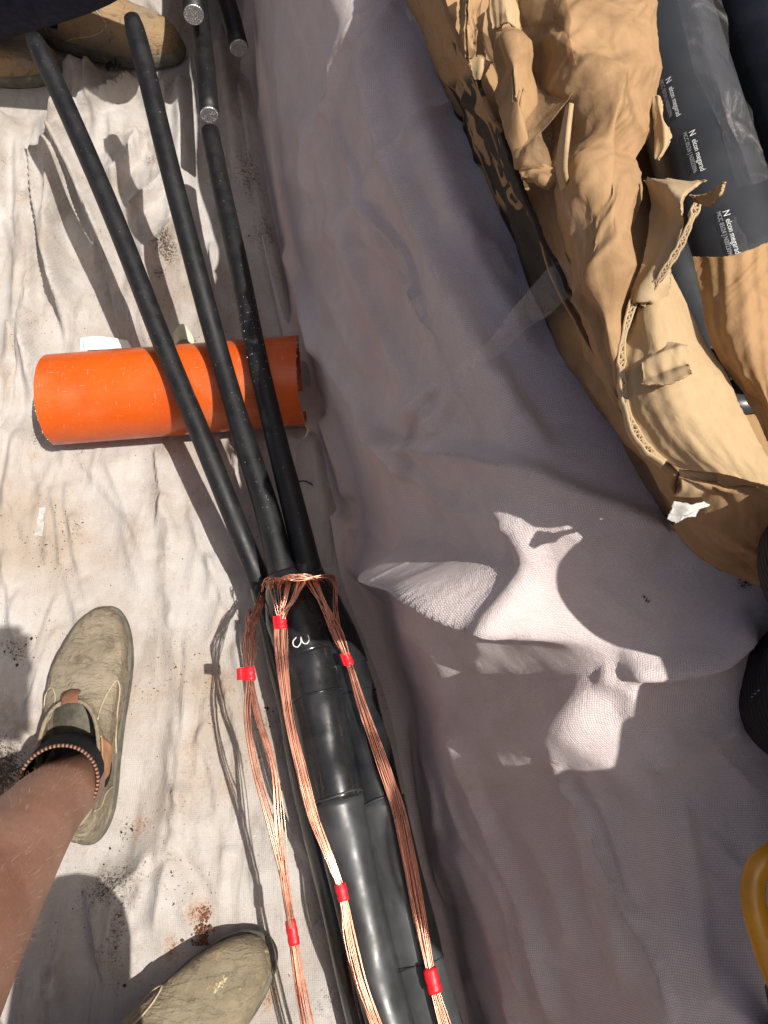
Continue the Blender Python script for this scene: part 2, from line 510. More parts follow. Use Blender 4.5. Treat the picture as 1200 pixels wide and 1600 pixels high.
def mat_leather(name, base, dust, gold=False, dark=(0.07, 0.05, 0.035)):
    m, nt, b = new_mat(name)
    k = NB(nt)
    v = k.coord('Object')
    n1 = k.noise(v, 16, 7, 0.65); n2 = k.noise(v, 55, 6, 0.65, 0.6); n3 = k.noise(v, 300, 3)
    col = k.mix(k.ramp(n1, 0.35, 0.68), base, dust)
    col = k.mix(k.math('MULTIPLY', k.ramp(n2, 0.52, 0.70), 0.65), col, dark)
    col = k.mix(k.math('MULTIPLY', k.ramp(k.noise(v, 38, 5, 0.7), 0.56, 0.68), 0.5), col, (0.36, 0.24, 0.12))
    col = k.mix(k.math('MULTIPLY', k.ramp(n3, 0.62, 0.72), 0.25), col, tuple(c * 1.35 for c in dust))
    if gold:
        g = k.math('MULTIPLY', k.ramp(k.noise(v, 26, 5, 0.7), 0.63, 0.655), k.ramp(n3, 0.45, 0.53))
        col = k.mix(g, col, (0.52, 0.42, 0.24))
    nt.links.new(col, b.inputs['Base Color'])
    b.inputs['Roughness'].default_value = 0.72
    b.inputs['Specular IOR Level'].default_value = 0.3
    cr = k.voro(k.coord('Object', (1, 1.6, 1)), 70, 'DISTANCE_TO_EDGE')
    wr = k.noise(k.coord('Object', (1, 3.2, 1)), 34, 4, 0.6, 0.8)
    bm = k.bump(n2, 0.7, 0.005, k.bump(k.ramp(wr, 0.45, 0.62), 0.45, 0.003))
    bm = k.bump(k.ramp(cr, 0.0, 0.12), 0.12, 0.0012, bm)
    bm = k.bump(n3, 0.3, 0.0008, bm)
    nt.links.new(bm, b.inputs['Normal'])
    return m
M['leather'] = mat_leather('dusty_suede', (0.20, 0.163, 0.115), (0.285, 0.24, 0.172))
M['leather_scuffed'] = mat_leather('scuffed_leather', (0.175, 0.142, 0.09), (0.235, 0.195, 0.13), True)
M['leather_tan'] = mat_leather('tan_leather', (0.29, 0.19, 0.10), (0.24, 0.19, 0.13))
M['sole'] = simple_mat('boot_sole', (0.12, 0.11, 0.085), 0.85, 0.3, 60, bump=0.4, bscale=200, second=(0.24, 0.20, 0.14))
M['stitch'] = simple_mat('boot_stitching', (0.40, 0.33, 0.22), 0.8, 0.2, 200)
M['gore'] = simple_mat('tan_elastic', (0.42, 0.22, 0.11), 0.9, 0.2, 60, bump=0.5, bscale=900)
M['gore_brown'] = simple_mat('brown_elastic', (0.20, 0.085, 0.045), 0.9, 0.2, 60, bump=0.5, bscale=900)

def mat_card(name, base, dark, rib=0.0, blotch=0.5):
    m, nt, b = new_mat(name)
    k = NB(nt)
    v = k.coord('Object')
    uv = k.coord('UV')
    fib = k.noise(k.coord('UV', (1, 0.25, 1)), 260, 4, 0.7)
    bl = k.noise(v, 17, 6, 0.68, 0.8)
    col = k.mix(k.math('MULTIPLY', k.ramp(bl, 0.42, 0.72), blotch), base, dark)
    col = k.mix(k.math('MULTIPLY', k.ramp(fib, 0.35, 0.7), 0.22), col, tuple(c * 0.72 for c in base))
    nt.links.new(col, b.inputs['Base Color'])
    b.inputs['Roughness'].default_value = 0.78
    b.inputs['Specular IOR Level'].default_value = 0.25
    bm = k.bump(k.noise(v, 42, 5, 0.6, 0.3), 0.30, 0.004)
    bm = k.bump(k.noise(k.coord('UV', (1, .18, 1)), 150, 3, 0.6), 0.30, 0.0015, bm)
    bm = k.bump(fib, 0.25, 0.0006, bm)
    if rib:
        rb = k.wave(k.coord('UV'), 0.31 / 0.0072, 1.2, 'X', 1.0)
        bm = k.bump(rb, rib, 0.0015, bm)
    nt.links.new(bm, b.inputs['Normal'])
    return m
M['card'] = mat_card('kraft_card', (0.345, 0.212, 0.106), (0.15, 0.085, 0.04), 0.12, 0.6)
M['card_light'] = mat_card('kraft_inner', (0.43, 0.305, 0.17), (0.34, 0.23, 0.12), 0.3, 0.45)
M['card_rib'] = mat_card('kraft_ribbed', (0.35, 0.21, 0.098), (0.21, 0.112, 0.048), 0.5, 0.7)
def mat_print():
    m = M['card'].copy(); m.name = 'kraft_printed'
    nt = m.node_tree; k = NB(nt); b = nt.nodes['Principled BSDF']
    old = b.inputs['Base Color'].links[0].from_socket
    uv = k.coord('UV')
    sep = k.n('ShaderNodeSeparateXYZ'); nt.links.new(uv, sep.inputs[0])
    U, W = sep.outputs[0], sep.outputs[1]
    # distressed block print along part of the panel
    band = k.math('MULTIPLY', k.ramp(U, .190, .205), k.ramp(U, .470, .425))
    nz = k.noise(k.coord('UV', (9, 22, 1), (0, 0, .35)), 1.7, 2, 0.45, 0.4)
    shape = k.ramp(nz, .455, .465)
    inner = k.ramp(U, .325, .34)
    shape = k.math('MAXIMUM', shape, k.math('MULTIPLY', inner, k.ramp(W, .018, .022)))
    mask = k.math('MULTIPLY', band, shape)
    for (u0, w0, r) in ((.300, .088, .016), (.330, .100, .012)):
        d = k.math('SQRT', k.math('ADD', k.math('POWER', k.math('SUBTRACT', U, u0), 2.0), k.math('POWER', k.math('SUBTRACT', W, w0), 2.0)))
        ring = k.math('MULTIPLY', k.ramp(d, r * .42, r * .47), k.ramp(d, r, r * .95))
        mask = k.math('MULTIPLY', mask, k.math('SUBTRACT', 1.0, ring))
    col = k.mix(k.math('MULTIPLY', mask, .95), old, (0.020, 0.018, 0.017))
    nt.links.new(col, b.inputs['Base Color'])
    return m
M['card_print'] = mat_print()
M['flute'] = mat_card('kraft_flute', (0.42, 0.31, 0.18), (0.30, 0.21, 0.12), 0.0, 0.3)

def mat_film(name, tint, alpha, rough):
    m, nt, b = new_mat(name)
    k = NB(nt)
    v = k.coord('Object')
    b.inputs['Base Color'].default_value = (*tint, 1)
    b.inputs['Roughness'].default_value = rough
    nt.links.new(k.ramp(k.noise(k.coord('Object', (1, 1, 1)), 22, 5, 0.7, 0.8), 0.50, 0.80, alpha, min(1, alpha + 0.22)), b.inputs['Alpha'])
    nt.links.new(k.bump(k.noise(v, 90, 5, 0.7, 1.0), 0.7, 0.003), b.inputs['Normal'])
    b.inputs['Specular IOR Level'].default_value = 0.7
    return m
M['film'] = mat_film('clear_film', (0.62, 0.58, 0.56), 0.02, 0.10)
M['tape_clear'] = mat_film('clear_parcel_tape', (0.62, 0.57, 0.54), 0.10, 0.10)
M['film_brown'] = mat_film('glossy_tape', (0.40, 0.26, 0.14), 0.35, 0.10)
M['film_grey'] = simple_mat('grey_tape', (0.42, 0.40, 0.37), 0.45, 0.3, 90, bump=0.3, bscale=200)

def mat_ribbed():
    m, nt, b = new_mat('ribbed_nylon')
    k = NB(nt)
    v = k.coord('Object')
    w = k.wave(v, 0.31 / 0.006, 0.5, 'Z')
    col = k.mix(w, (0.002, 0.002, 0.003), (0.014, 0.011, 0.013))
    nt.links.new(col, b.inputs['Base Color'])
    b.inputs['Roughness'].default_value = 0.8
    nt.links.new(k.bump(w, 0.9, 0.003), b.inputs['Normal'])
    return m
M['ribbed'] = mat_ribbed()

def mat_stripe():
    m, nt, b = new_mat('striped_trim')
    k = NB(nt)
    at = k.n('ShaderNodeUVMap')
    w = k.wave(k.coord('UV'), 0.31 * 60, 0.0, 'X')
    col = k.mix(k.ramp(w, 0.45, 0.55), (0.018, 0.012, 0.012), (0.30, 0.15, 0.09))
    nt.links.new(col, b.inputs['Base Color'])
    b.inputs['Roughness'].default_value = 0.9
    return m
M['stripe'] = mat_stripe()

# ---------------------------------------------------------------- the trench: ground and its bank
L0_PX = [(395, -150), (405, 0), (398, 150), (440, 400), (480, 570), (512, 690), (545, 800), (560, 900), (600, 1000), (640, 1100), (665, 1230), (690, 1350), (740, 1600), (785, 1760)]
CR_PX = [(470, -120), (545, 0), (575, 90), (625, 190), (650, 265), (690, 330), (690, 420), (725, 520), (780, 640), (815, 760), (830, 850), (868, 930), (915, 1000), (945, 1048), (885, 1100), (868, 1150), (905, 1190), (985, 1205), (1025, 1290), (1040, 1360), (1030, 1480), (1035, 1600), (1050, 1800)]
CREST_Z = 0.55
def crest_z_px(py):
    return float(np.interp(py, [-120, 300, 700, 900, 1040, 1200, 1800], [.50, .55, .55, .52, .46, .41, .37]))
def line_xy(pl, z):
    w = [P(a, b, z) for a, b in pl]
    w = sorted(w, key=lambda q: q.y)
    return np.array([q.x for q in w]), np.array([q.y for q in w])
l0x, l0y = line_xy(L0_PX, 0.0)
# a wiggling crest: parametrised by y along the trench (kept single valued)
_w = sorted([P(a, b, crest_z_px(b)) for a, b in CR_PX], key=lambda q: q.y)
crx, cry, crz = (np.array([q[i] for q in _w]) for i in range(3))

def smooth_interp(y, ys, xs, k=0.02):
    acc = 0
    for d, w in ((-1.5, .12), (-.75, .23), (0, .3), (.75, .23), (1.5, .12)):
        acc = acc + w * np.interp(y + d * k, ys, xs)
    return acc
def x_bottom(y):
    y = np.asarray(y, float)
    lo = l0x[0] + (y - l0y[0]) * -0.25; hi = l0x[-1] + (y - l0y[-1]) * -0.12
    return np.where(y < l0y[0], lo, np.where(y > l0y[-1], hi, smooth_interp(y, l0y, l0x, 0.03)))
def x_crest(y):
    y = np.asarray(y, float)
    lo = crx[0] + (y - cry[0]) * -0.2; hi = crx[-1] + (y - cry[-1]) * -0.15
    return np.where(y < cry[0], lo, np.where(y > cry[-1], hi, smooth_interp(y, cry, crx, 0.012)))

def z_crest(y):
    return smooth_interp(np.clip(np.asarray(y, float), cry[0], cry[-1]), cry, crz, 0.03)

def left_bank(X, Y):
    left = -1.12 + 0.04 * np.sin(Y * 3) - 0.05 * np.clip(Y, -1.5, 3)
    return 0.46 * sstep(0.0, -0.24, X - left)

def build_ground():
    xs = np.concatenate([[-260, -60, -15, -5, -2.6], np.arange(-2.0, 1.6, 0.04), [2.2, 5, 15, 60, 260]])
    ys = np.concatenate([[-260, -60, -15, -5, -2.5], np.arange(-1.6, 3.4, 0.04), [4, 6, 15, 60, 260]])
    X, Y = np.meshgrid(xs, ys)
    right = x_crest(np.clip(Y, -1.5, 3)) + 0.05
    Z = (z_crest(Y) - .02) * sstep(-0.06, 0.03, X - right) + left_bank(X, Y) - .012 * (left_bank(X, Y) > .01)
    end = 0.44 * sstep(2.35, 2.65, Y) + 0.0
    Z = np.maximum(Z, end)
    back = 0.40 * sstep(-0.80, -0.92, Y) * np.ones_like(X)
    Z = np.maximum(Z, back)
    near = np.exp(-((X / 4) ** 2 + (Y / 4) ** 2))
    Z = Z + near * 0.006 * fbm(X * 9, Y * 9, 3) - 0.012
    V = np.stack([X, Y, Z], -1).reshape(-1, 3)
    o = make('ground', V, grid_faces(len(ys), len(xs)), M['soil'])
    o['kind'] = 'structure'
build_ground()

# ---------------------------------------------------------------- fold machinery for the cloths
def seg_dist(X, Y, pl):
    """signed distance to a polyline, and the parameter along it 0..1 (positive = left of travel)"""
    pl = np.asarray(pl, float)
    L = np.linalg.norm(np.diff(pl, axis=0), axis=1); tot = L.sum(); cum = np.concatenate([[0], np.cumsum(L)])
    best = np.full(X.shape, 1e9); sd = np.zeros(X.shape); par = np.zeros(X.shape)
    for i in range(len(pl) - 1):
        a, b = pl[i], pl[i + 1]
        d = (b - a) / L[i]
        t = np.clip((X - a[0]) * d[0] + (Y - a[1]) * d[1], 0, L[i])
        qx = X - a[0] - t * d[0]; qy = Y - a[1] - t * d[1]
        r = np.hypot(qx, qy)
        s = np.sign(d[0] * qy - d[1] * qx)
        m = r < best
        best = np.where(m, r, best); sd = np.where(m, r * s, sd); par = np.where(m, (cum[i] + t) / tot, par)
    return sd, par

def fold(X, Y, pl, h, w, kind='ridge', w2=None, smooth_n=24, taper=0.15):
    pl = catmull([(a, b) for a, b in pl], smooth_n)
    lo = pl.min(0) - 4 * max(w, w2 or 0); hi = pl.max(0) + 4 * max(w, w2 or 0)
    m = (X > lo[0]) & (X < hi[0]) & (Y > lo[1]) & (Y < hi[1])
    out = np.zeros(X.shape)
    if not m.any(): return out
    sd, par = seg_dist(X[m], Y[m], pl)
    tp = sstep(0, taper, par) * sstep(0, taper, 1 - par)
    if kind == 'ridge':
        v = np.exp(-(sd / w) ** 2)
    elif kind == 'sharp':
        v = np.exp(-np.abs(sd) / w)
    else:      # lap: steep on the right of travel (sd<0), gentle on the left
        w2 = w2 or 0.003
        v = np.where(sd > 0, np.exp(-np.abs(sd) / w), np.exp(-(sd / w2) ** 2))
    out[m] = h * v * tp
    return out

def W2(pl, z=0.0):
    return [tuple(P(a, b, z)[:2]) for a, b in pl]

def add_attr(me, name, vals):
    a = me.attributes.new(name, 'FLOAT', 'POINT')
    a.data.foreach_set('value', np.asarray(vals, dtype=np.float32).ravel())

# ---------------------------------------------------------------- floor cloth
def floor_height(X, Y):
    h = 0.004 + 0.005 * fbm(X * 5, Y * 4, 21, 3) + 0.0012 * fbm(X * 30, Y * 12, 22, 3)
    # gathered folds in the upper left, thinning out towards the lower right
    sx, sy = X, Y
    gather = sstep(-0.10, -0.42, X + 0.20 * (Y - 0.7)) * sstep(0.42, 0.7, Y) + 0.8 * sstep(1.0, 1.3, Y)
    gather = np.clip(gather, 0, 1)
    g1 = ridged((X + 0.18 * Y + 0.03 * fbm(X * 4, Y * 4, 31, 2)) * 10, Y * 1.5, 33, 3)
    h = h + gather * 0.034 * np.clip(g1 - 0.05, 0, 1)
    h = h + 0.0045 * np.clip(ridged((X + 0.1 * Y) * 9, Y * 1.5, 41, 3) - 0.2, 0, 1) + 0.0035 * fbm(X * 18, Y * 9, 43, 4)
    F = [
        # (pixel polyline, height, width, kind, w2)
        ([(56, 226), (63, 310), (76, 389), (102, 473), (106, 520), (108, 545)], .020, .020, 'lap', .0035),
        ([(76, 223), (87, 268), (93, 318), (89, 375), (96, 450), (122, 520)], .016, .012, 'ridge', 0),
        ([(79, 214), (110, 270), (139, 336), (168, 402), (194, 510), (205, 560)], .030, .040, 'lap', .004),
        ([(10, 110), (22, 160), (12, 220), (2, 300), (-20, 380)], .030, .016, 'ridge', 0),
        ([(40, 200), (38, 300), (42, 400), (30, 520)], .014, .014, 'ridge', 0),
        ([(79, 215), (126, 190), (171, 182), (196, 160), (222, 132)], .026, .022, 'lap', .006),
        ([(125, 180), (128, 140), (108, 100)], .020, .015, 'ridge', 0),
        ([(150, 175), (150, 130), (130, 95)], .018, .013, 'ridge', 0),
        ([(180, 312), (200, 280), (217, 255), (228, 220)], .022, .030, 'lap', .004),
        ([(205, 362), (236, 331), (262, 306), (275, 280)], .020, .025, 'lap', .004),
        ([(232, 435), (262, 396), (285, 360)], .018, .022, 'lap', .004),
        ([(45, 470), (42, 560), (30, 640), (8, 720), (-20, 800)], .016, .012, 'lap', .004),
        ([(60, 500), (56, 560), (60, 620), (40, 690), (15, 800), (0, 880)], .012, .011, 'ridge', 0),
        ([(28, 500), (20, 600), (0, 690)], .014, .012, 'ridge', 0),
        ([(0, 560), (15, 620), (5, 700), (-15, 760)], .012, .010, 'ridge', 0),
        ([(10, 860), (18, 930), (15, 1010)], .005, .010, 'lap', .003),
        ([(245, 690), (250, 740), (256, 790), (244, 830)], .009, .012, 'lap', .003),
        ([(178, 700), (186, 760), (212, 840), (236, 930)], .004, .02, 'ridge', 0),
        ([(258, 820), (266, 930), (262, 1060)], .004, .014, 'ridge', 0),
        ([(293, 960), (291, 1080), (285, 1200), (270, 1330), (246, 1500)], .005, .018, 'lap', .003),
        ([(275, 1000), (276, 1120), (268, 1240), (260, 1340)], .004, .010, 'ridge', 0),
        ([(180, 1306), (215, 1326), (250, 1340), (272, 1336)], .008, .02, 'lap', .003),
        ([(272, 1300), (262, 1380), (250, 1440), (236, 1490)], .006, .014, 'ridge', 0),
        ([(100, 1382), (138, 1386), (152, 1430), (165, 1500), (172, 1600), (170, 1700)], .024, .11, 'lap', .004),
        ([(142, 1412), (185, 1392), (228, 1356), (240, 1330)], .014, .018, 'lap', .004),
        ([(172, 1310), (168, 1345), (160, 1390)], .016, .016, 'lap', .004),
        ([(0, 1100), (40, 1130), (70, 1160), (85, 1190)], .016, .02, 'lap', .004),
        ([(0, 1130), (30, 1160), (60, 1195)], .012, .014, 'ridge', 0),
        ([(395, 1350), (400, 1420), (396, 1480)], .006, .010, 'lap', .003),
        ([(455, 1300), (520, 1380), (580, 1420)], .010, .02, 'lap', .004),
        ([(470, 1450), (540, 1452), (600, 1440)], .007, .015, 'ridge', 0),
        ([(480, 660), (490, 700), (500, 760), (520, 820)], .012, .014, 'ridge', 0),
        ([(470, 560), (490, 620), (485, 680)], .012, .014, 'ridge', 0),
        ([(370, 110), (385, 200), (400, 300), (430, 420), (460, 540)], .020, .02, 'lap', .005),
        ([(345, 60), (360, 180), (378, 300)], .02, .018, 'ridge', 0),
        ([(285, 130), (290, 230), (300, 330)], .012, .014, 'ridge', 0),
        ([(262, 130), (270, 230), (280, 300)], .014, .012, 'lap', .004),
        ([(0, 20), (60, 60), (120, 90)], .02, .03, 'ridge', 0),
    ]
    for pl, hh, w, kd, w2 in F:
        h = h + fold(X, Y, W2(pl), hh * (1.7 if pl[0][1] < 1000 else 1.35), w, kd, w2 or None)
    rr = random.Random(5)
    for i in range(230):
        x0, y0 = rr.uniform(-20, 430), rr.uniform(0, 1550)
        a = rr.gauss(0.12, 0.28); L = rr.uniform(60, 190)
        pl = [(x0, y0), (x0 + math.sin(a) * L * .5 + rr.gauss(0, 5), y0 + math.cos(a) * L * .5), (x0 + math.sin(a) * L, y0 + math.cos(a) * L)]
        h = h + fold(X, Y, W2(pl), rr.uniform(.002, .0095), rr.uniform(.004, .011), rr.choice(['sharp', 'sharp', 'lap']), .003)
    return h

def build_floor_cloth():
    xs = np.concatenate([np.arange(-1.95, -0.95, 0.014), np.arange(-0.95, 0.215, 0.0042)]); ys = np.arange(-0.62, 1.95, 0.0047)
    X, Y = np.meshgrid(xs, ys)
    Z = floor_height(X, Y)
    # calm and press the cloth under the feet, the pipe and the joint
    def press(cx, cy, rx, ry, z, ang=0):
        nonlocal Z
        c, s = math.cos(ang), math.sin(ang)
        u = ((X - cx) * c + (Y - cy) * s) / rx; v = (-(X - cx) * s + (Y - cy) * c) / ry
        w = sstep(1.5, 0.85, np.sqrt(u * u + v * v))
        Z = Z * (1 - w) + np.minimum(Z, z) * w
    press(-0.36, 0.11, 0.065, 0.17, 0.003)
    press(-0.26, -0.22, 0.20, 0.07, 0.003, math.atan2(.53, .85))
    press(-0.32, 0.59, 0.22, 0.055, 0.003)
    press(-0.54, 1.41, 0.18, 0.07, 0.003, -0.34)
    press(-0.78, 1.29, 0.18, 0.07, 0.003, -0.2)
    Z = Z + left_bank(X, Y) + .02 * sstep(.02, .2, left_bank(X, Y)) * (fbm(X * 6, Y * 5, 77, 3) + .8)  # unseen cloth carried up the left bank, added to bounce sunlight across
    under = sstep(x_bottom(Y) - 0.02, x_bottom(Y) + 0.03, X)
    Z = Z * (1 - under) + 0.002 * under
    V = np.stack([X, Y, Z], -1).reshape(-1, 3)
    o = make('drop_cloth', V, grid_faces(len(ys), len(xs)), M['cloth_floor'], uvs=np.stack([X, Y], -1).reshape(-1, 2))
    set_props(o, 'creased off-white drop cloth with soil specks spread over the trench floor', 'drop cloth')
    # dirt lodged in particular spots
    D = np.zeros(X.shape); R = np.zeros(X.shape)
    def spot(A, px, py, r, amt, ang=0, asp=1.0):
        q = P(px, py, 0); c, s = math.cos(ang), math.sin(ang)
        u = ((X - q.x) * c + (Y - q.y) * s) / (r * asp); v = (-(X - q.x) * s + (Y - q.y) * c) / r
        np.maximum(A, amt * np.exp(-(u * u + v * v)), out=A)
    for s in [(30, 1020, .022, .85, 2.3, 1.6), (12, 1005, .015, .8), (265, 400, .03, 1.0, 1.9, 1.8), (255, 440, .02, .9), (395, 290, .03, .9, 1.9, 3), (420, 380, .03, .85, 2, 2.5), (380, 200, .02, .8), (240, 260, .02, .9), (222, 395, .02, .7),
              (125, 830, .012, .75, 1.57, 2.5), (70, 870, .012, .6, 1.6, 2), (245, 770, .008, .75, 1.57, 4), (265, 865, .014, .55, 1.5, 3), (345, 1115, .014, .6), (353, 1175, .012, .5), (180, 1380, .03, .95, .4, 2), (195, 1450, .018, .85, 1.57, 4), (175, 1480, .015, .7),
              (220, 1400, .015, .7), (30, 260, .016, .6, 1.3, 2.5), (82, 270, .008, .7, 1.6, 4), (40, 370, .012, .5, 1.6, 3), (85, 470, .009, .65, 1.6, 4), (105, 500, .012, .75, 1.57, 3), (130, 500, .012, .5, 1.6, 3), (150, 470, .010, .6, -.9, 3),
              (412, 1120, .022, .75), (420, 1130, .016, .8), (500, 1440, .02, .6), (520, 1560, .02, .7, .5, 2), (205, 1300, .016, .65, -.5, 2.5), (330, 1270, .012, .55), (355, 1310, .008, .5), (235, 850, .008, .4), (50, 950, .01, .4), (40, 940, .01, .45, 1.6, 3),
              (15, 660, .012, .4), (400, 1340, .02, .5), (430, 1420, .02, .45), (58, 695, .01, .7, 1.7, 3), (0, 1210, .06, 1.2), (385, 480, .03, .75, 2, 3), (430, 450, .012, .7, 2, 3)]:
        spot(D, *s)
    rs = random.Random(31)
    for q in range(120):
        spot(D, rs.uniform(0, 420), rs.uniform(120, 1560), rs.uniform(.003, .009), rs.uniform(.35, .7), rs.gauss(1.45, .25), rs.uniform(1.5, 6))
    for q in range(26):
        spot(R, rs.uniform(0, 400), rs.uniform(150, 1500), rs.uniform(.012, .04), rs.uniform(.12, .34), rs.gauss(1.5, .3), rs.uniform(1, 3))
    for s in [(345, 1070, .028, .5), (315, 1425, .02, .75), (335, 1060, .02, .5), (300, 1170, .016, .45, 1.57, 2), (225, 1290, .02, .6), (270, 1480, .012, .7, 1.57, 2), (420, 1560, .015, .7), (110, 880, .02, .3), (40, 330, .03, .35), (55, 290, .02, .4), (220, 340, .012, .5),
              (345, 1240, .012, .4), (360, 1230, .014, .5), (60, 720, .012, .5), (170, 860, .05, .22), (190, 1050, .04, .2), (270, 1090, .05, .28), (285, 1250, .05, .25)]:
        spot(R, *s)
    add_attr(o.data, 'dirt', D); add_attr(o.data, 'rust', R)
build_floor_cloth()

# ---------------------------------------------------------------- bank cloth
def build_bank_cloth():
    ys = np.concatenate([np.arange(-0.75, -0.2, 0.008), np.arange(-0.2, 0.62, 0.0034), np.arange(0.62, 2.1, 0.007)])
    nb = 260
    V = np.empty((len(ys), nb, 3)); UV = np.empty((len(ys), nb, 2))
    xb, xc, zc = x_bottom(ys), x_crest(ys), z_crest(ys)
    # a smoother underlying crest, the wiggles fade in towards the top
    xm = np.interp(ys, [-.75, 2.1], [0, 0])
    k = np.ones(41) / 41
    for i, y in enumerate(ys):
        x0, x1 = xb[i], xc[i]
        z = zc[i]; w = x1 - x0
        prof = [(x0 - 0.028, 0.010), (x0 - 0.006, 0.013), (x0 + 0.004, 0.030), (x0 + 0.012, 0.080),
                (x0 + 0.34 * w, 0.44 * z), (x0 + 0.66 * w, 0.72 * z), (x1 - 0.012, z - .040), (x1 + .004, z - .006), (x1 + 0.030, z + .005), (x1 + 0.075, z + .011), (x1 + 0.16, z + .006), (x1 + 0.55, z + .000)]
        q = catmull([(a, b, 0) for a, b in prof], nb)
        # concentrate samples on the seen part
        V[i, :, 0] = q[:, 0]; V[i, :, 1] = y; V[i, :, 2] = q[:, 1]
        L = np.concatenate([[0], np.cumsum(np.hypot(np.diff(q[:, 0]), np.diff(q[:, 1])))])
        UV[i, :, 0] = L; UV[i, :, 1] = y
    du = np.gradient(V, axis=1); dv = np.gradient(V, axis=0)
    N = np.cross(du, dv); N /= np.linalg.norm(N, axis=2)[..., None] + 1e-12
    if N[..., 2].mean() < 0: N = -N
    PX, PY = pix(V[..., 0], V[..., 1], V[..., 2])
    S = UV[..., 0]; Y = UV[..., 1]
    d = 0.010 * fbm(S * 4, Y * 3.2, 51, 3) + 0.0035 * fbm(S * 13, Y * 8, 52, 3)
    # hanging drapes running down the bank
    dr = ridged((Y + 0.25 * S + 0.05 * fbm(S * 3, Y * 3, 55, 2)) * 7, S * 1.3, 56, 2)
    d = d + 0.006 * np.clip(dr - 0.2, 0, 1) * sstep(0.5, 0.2, S)
    out = np.zeros_like(d)
    ft = [
        ([(560, 40), (610, 230), (700, 440), (800, 620), (880, 740)], .011, 34, 'lap', 14),
        ([(500, 120), (545, 360), (620, 560), (740, 720)], .010, 30, 'lap', 12),
        ([(620, 60), (680, 240), (760, 430), (850, 580)], .008, 24, 'ridge', 0),
        ([(470, 420), (540, 590), (640, 730), (780, 830)], .009, 28, 'lap', 10),
        ([(700, 1110), (770, 1290), (840, 1460), (880, 1640)], .009, 30, 'lap', 10),
        ([(900, 1240), (960, 1400), (990, 1560)], .007, 22, 'ridge', 0),
        ([(1060, 1220), (1090, 1380), (1110, 1600)], .006, 30, 'lap', 10),  # (pixel polyline, height, width px, kind, w2 px)
        ([(590, 10), (540, 90), (535, 150), (510, 260), (508, 330)], .010, 16, 'lap', 5),
        ([(520, 130), (545, 220), (570, 270), (590, 340), (620, 410)], .006, 10, 'lap', 4),
        ([(480, 170), (508, 250), (500, 330), (488, 400)], .008, 16, 'ridge', 0),
        ([(570, 300), (600, 340), (640, 400), (660, 470), (700, 530)], .006, 9, 'lap', 4),
        ([(760, 100), (700, 170), (640, 220), (600, 270)], .006, 9, 'lap', 5),
        ([(620, 10), (580, 60), (560, 80)], .005, 9, 'ridge', 0),
        ([(610, 250), (590, 300), (560, 330), (500, 400)], .005, 14, 'ridge', 0),
        ([(440, 380), (470, 430), (500, 500), (520, 570)], .010, 16, 'lap', 6),
        ([(500, 420), (530, 470), (560, 540), (590, 600)], .005, 12, 'ridge', 0),
        ([(690, 590), (660, 650), (650, 690), (640, 760)], .009, 16, 'lap', 6),
        ([(720, 590), (700, 640), (672, 700)], .006, 12, 'ridge', 0),
        ([(560, 640), (600, 690), (700, 700), (790, 720), (900, 770), (1000, 810), (1060, 850)], .014, 34, 'lap', 12),
        ([(760, 770), (800, 820), (830, 880), (838, 950)], .008, 18, 'ridge', 0),
        ([(540, 800), (535, 850), (560, 880), (620, 900)], .020, 26, 'ridge', 0),
        ([(500, 640), (540, 720), (550, 790)], .012, 20, 'lap', 8),
        ([(640, 940), (690, 1010), (700, 1080), (730, 1180)], .006, 24, 'ridge', 0),
        ([(720, 900), (760, 960), (750, 1050)], .005, 24, 'ridge', 0),
        ([(860, 1150), (880, 1210), (930, 1270), (960, 1340), (1010, 1450), (1040, 1540), (1060, 1640)], .007, 13, 'lap', 5),
        ([(905, 1190), (950, 1250), (985, 1340), (1005, 1420), (1020, 1480)], .005, 10, 'ridge', 0),
        ([(800, 1260), (850, 1330), (880, 1400), (900, 1500)], .005, 18, 'ridge', 0),
        ([(700, 1300), (760, 1400), (790, 1500), (820, 1640)], .006, 20, 'ridge', 0),
        ([(700, 1180), (730, 1290), (800, 1400), (830, 1600)], .004, 16, 'lap', 6),
        ([(1000, 1200), (1060, 1170), (1110, 1150), (1165, 1125)], .008, 18, 'lap', 7),
        ([(960, 1040), (1050, 1035), (1110, 1020), (1150, 985), (1180, 960)], .018, 20, 'ridge', 0),
        ([(930, 1050), (985, 1080), (990, 1130)], .006, 18, 'ridge', 0),
        ([(640, 1110), (660, 1200), (690, 1330), (700, 1420)], .006, 14, 'ridge', 0),
    ]
    for pl, hh, w, kd, w2 in ft:
        out += fold(PX, PY, pl, hh * 1.4, w, kd, w2 or None)
    rr = random.Random(9)
    for i in range(60):
        x0, y0 = rr.uniform(450, 1100), rr.uniform(0, 1550)
        a = rr.gauss(0.5, 0.35); L = rr.uniform(60, 220)
        pl = [(x0, y0), (x0 + math.sin(a) * L * .5 + rr.gauss(0, 8), y0 + math.cos(a) * L * .5), (x0 + math.sin(a) * L, y0 + math.cos(a) * L)]
        out += fold(PX, PY, pl, rr.uniform(.001, .0042), rr.uniform(5, 12), rr.choice(['ridge', 'lap', 'sharp']), 4)
    fade = sstep(0.0, 0.04, S)
    V = V + N * ((d + out) * fade)[..., None]
    # a rolled fold that juts out of the bank as a shelf, from the crest down to the floor
    PX2, PY2 = pix(V[..., 0], V[..., 1], V[..., 2])
    pl = catmull([(985, 1046), (945, 1018), (915, 992), (870, 950), (800, 908), (725, 880), (665, 866), (610, 856)], 40)
    sd, par = seg_dist(PX2, PY2, pl)            # travelling left: positive = below the line in the picture? (y down)
    below = -sd
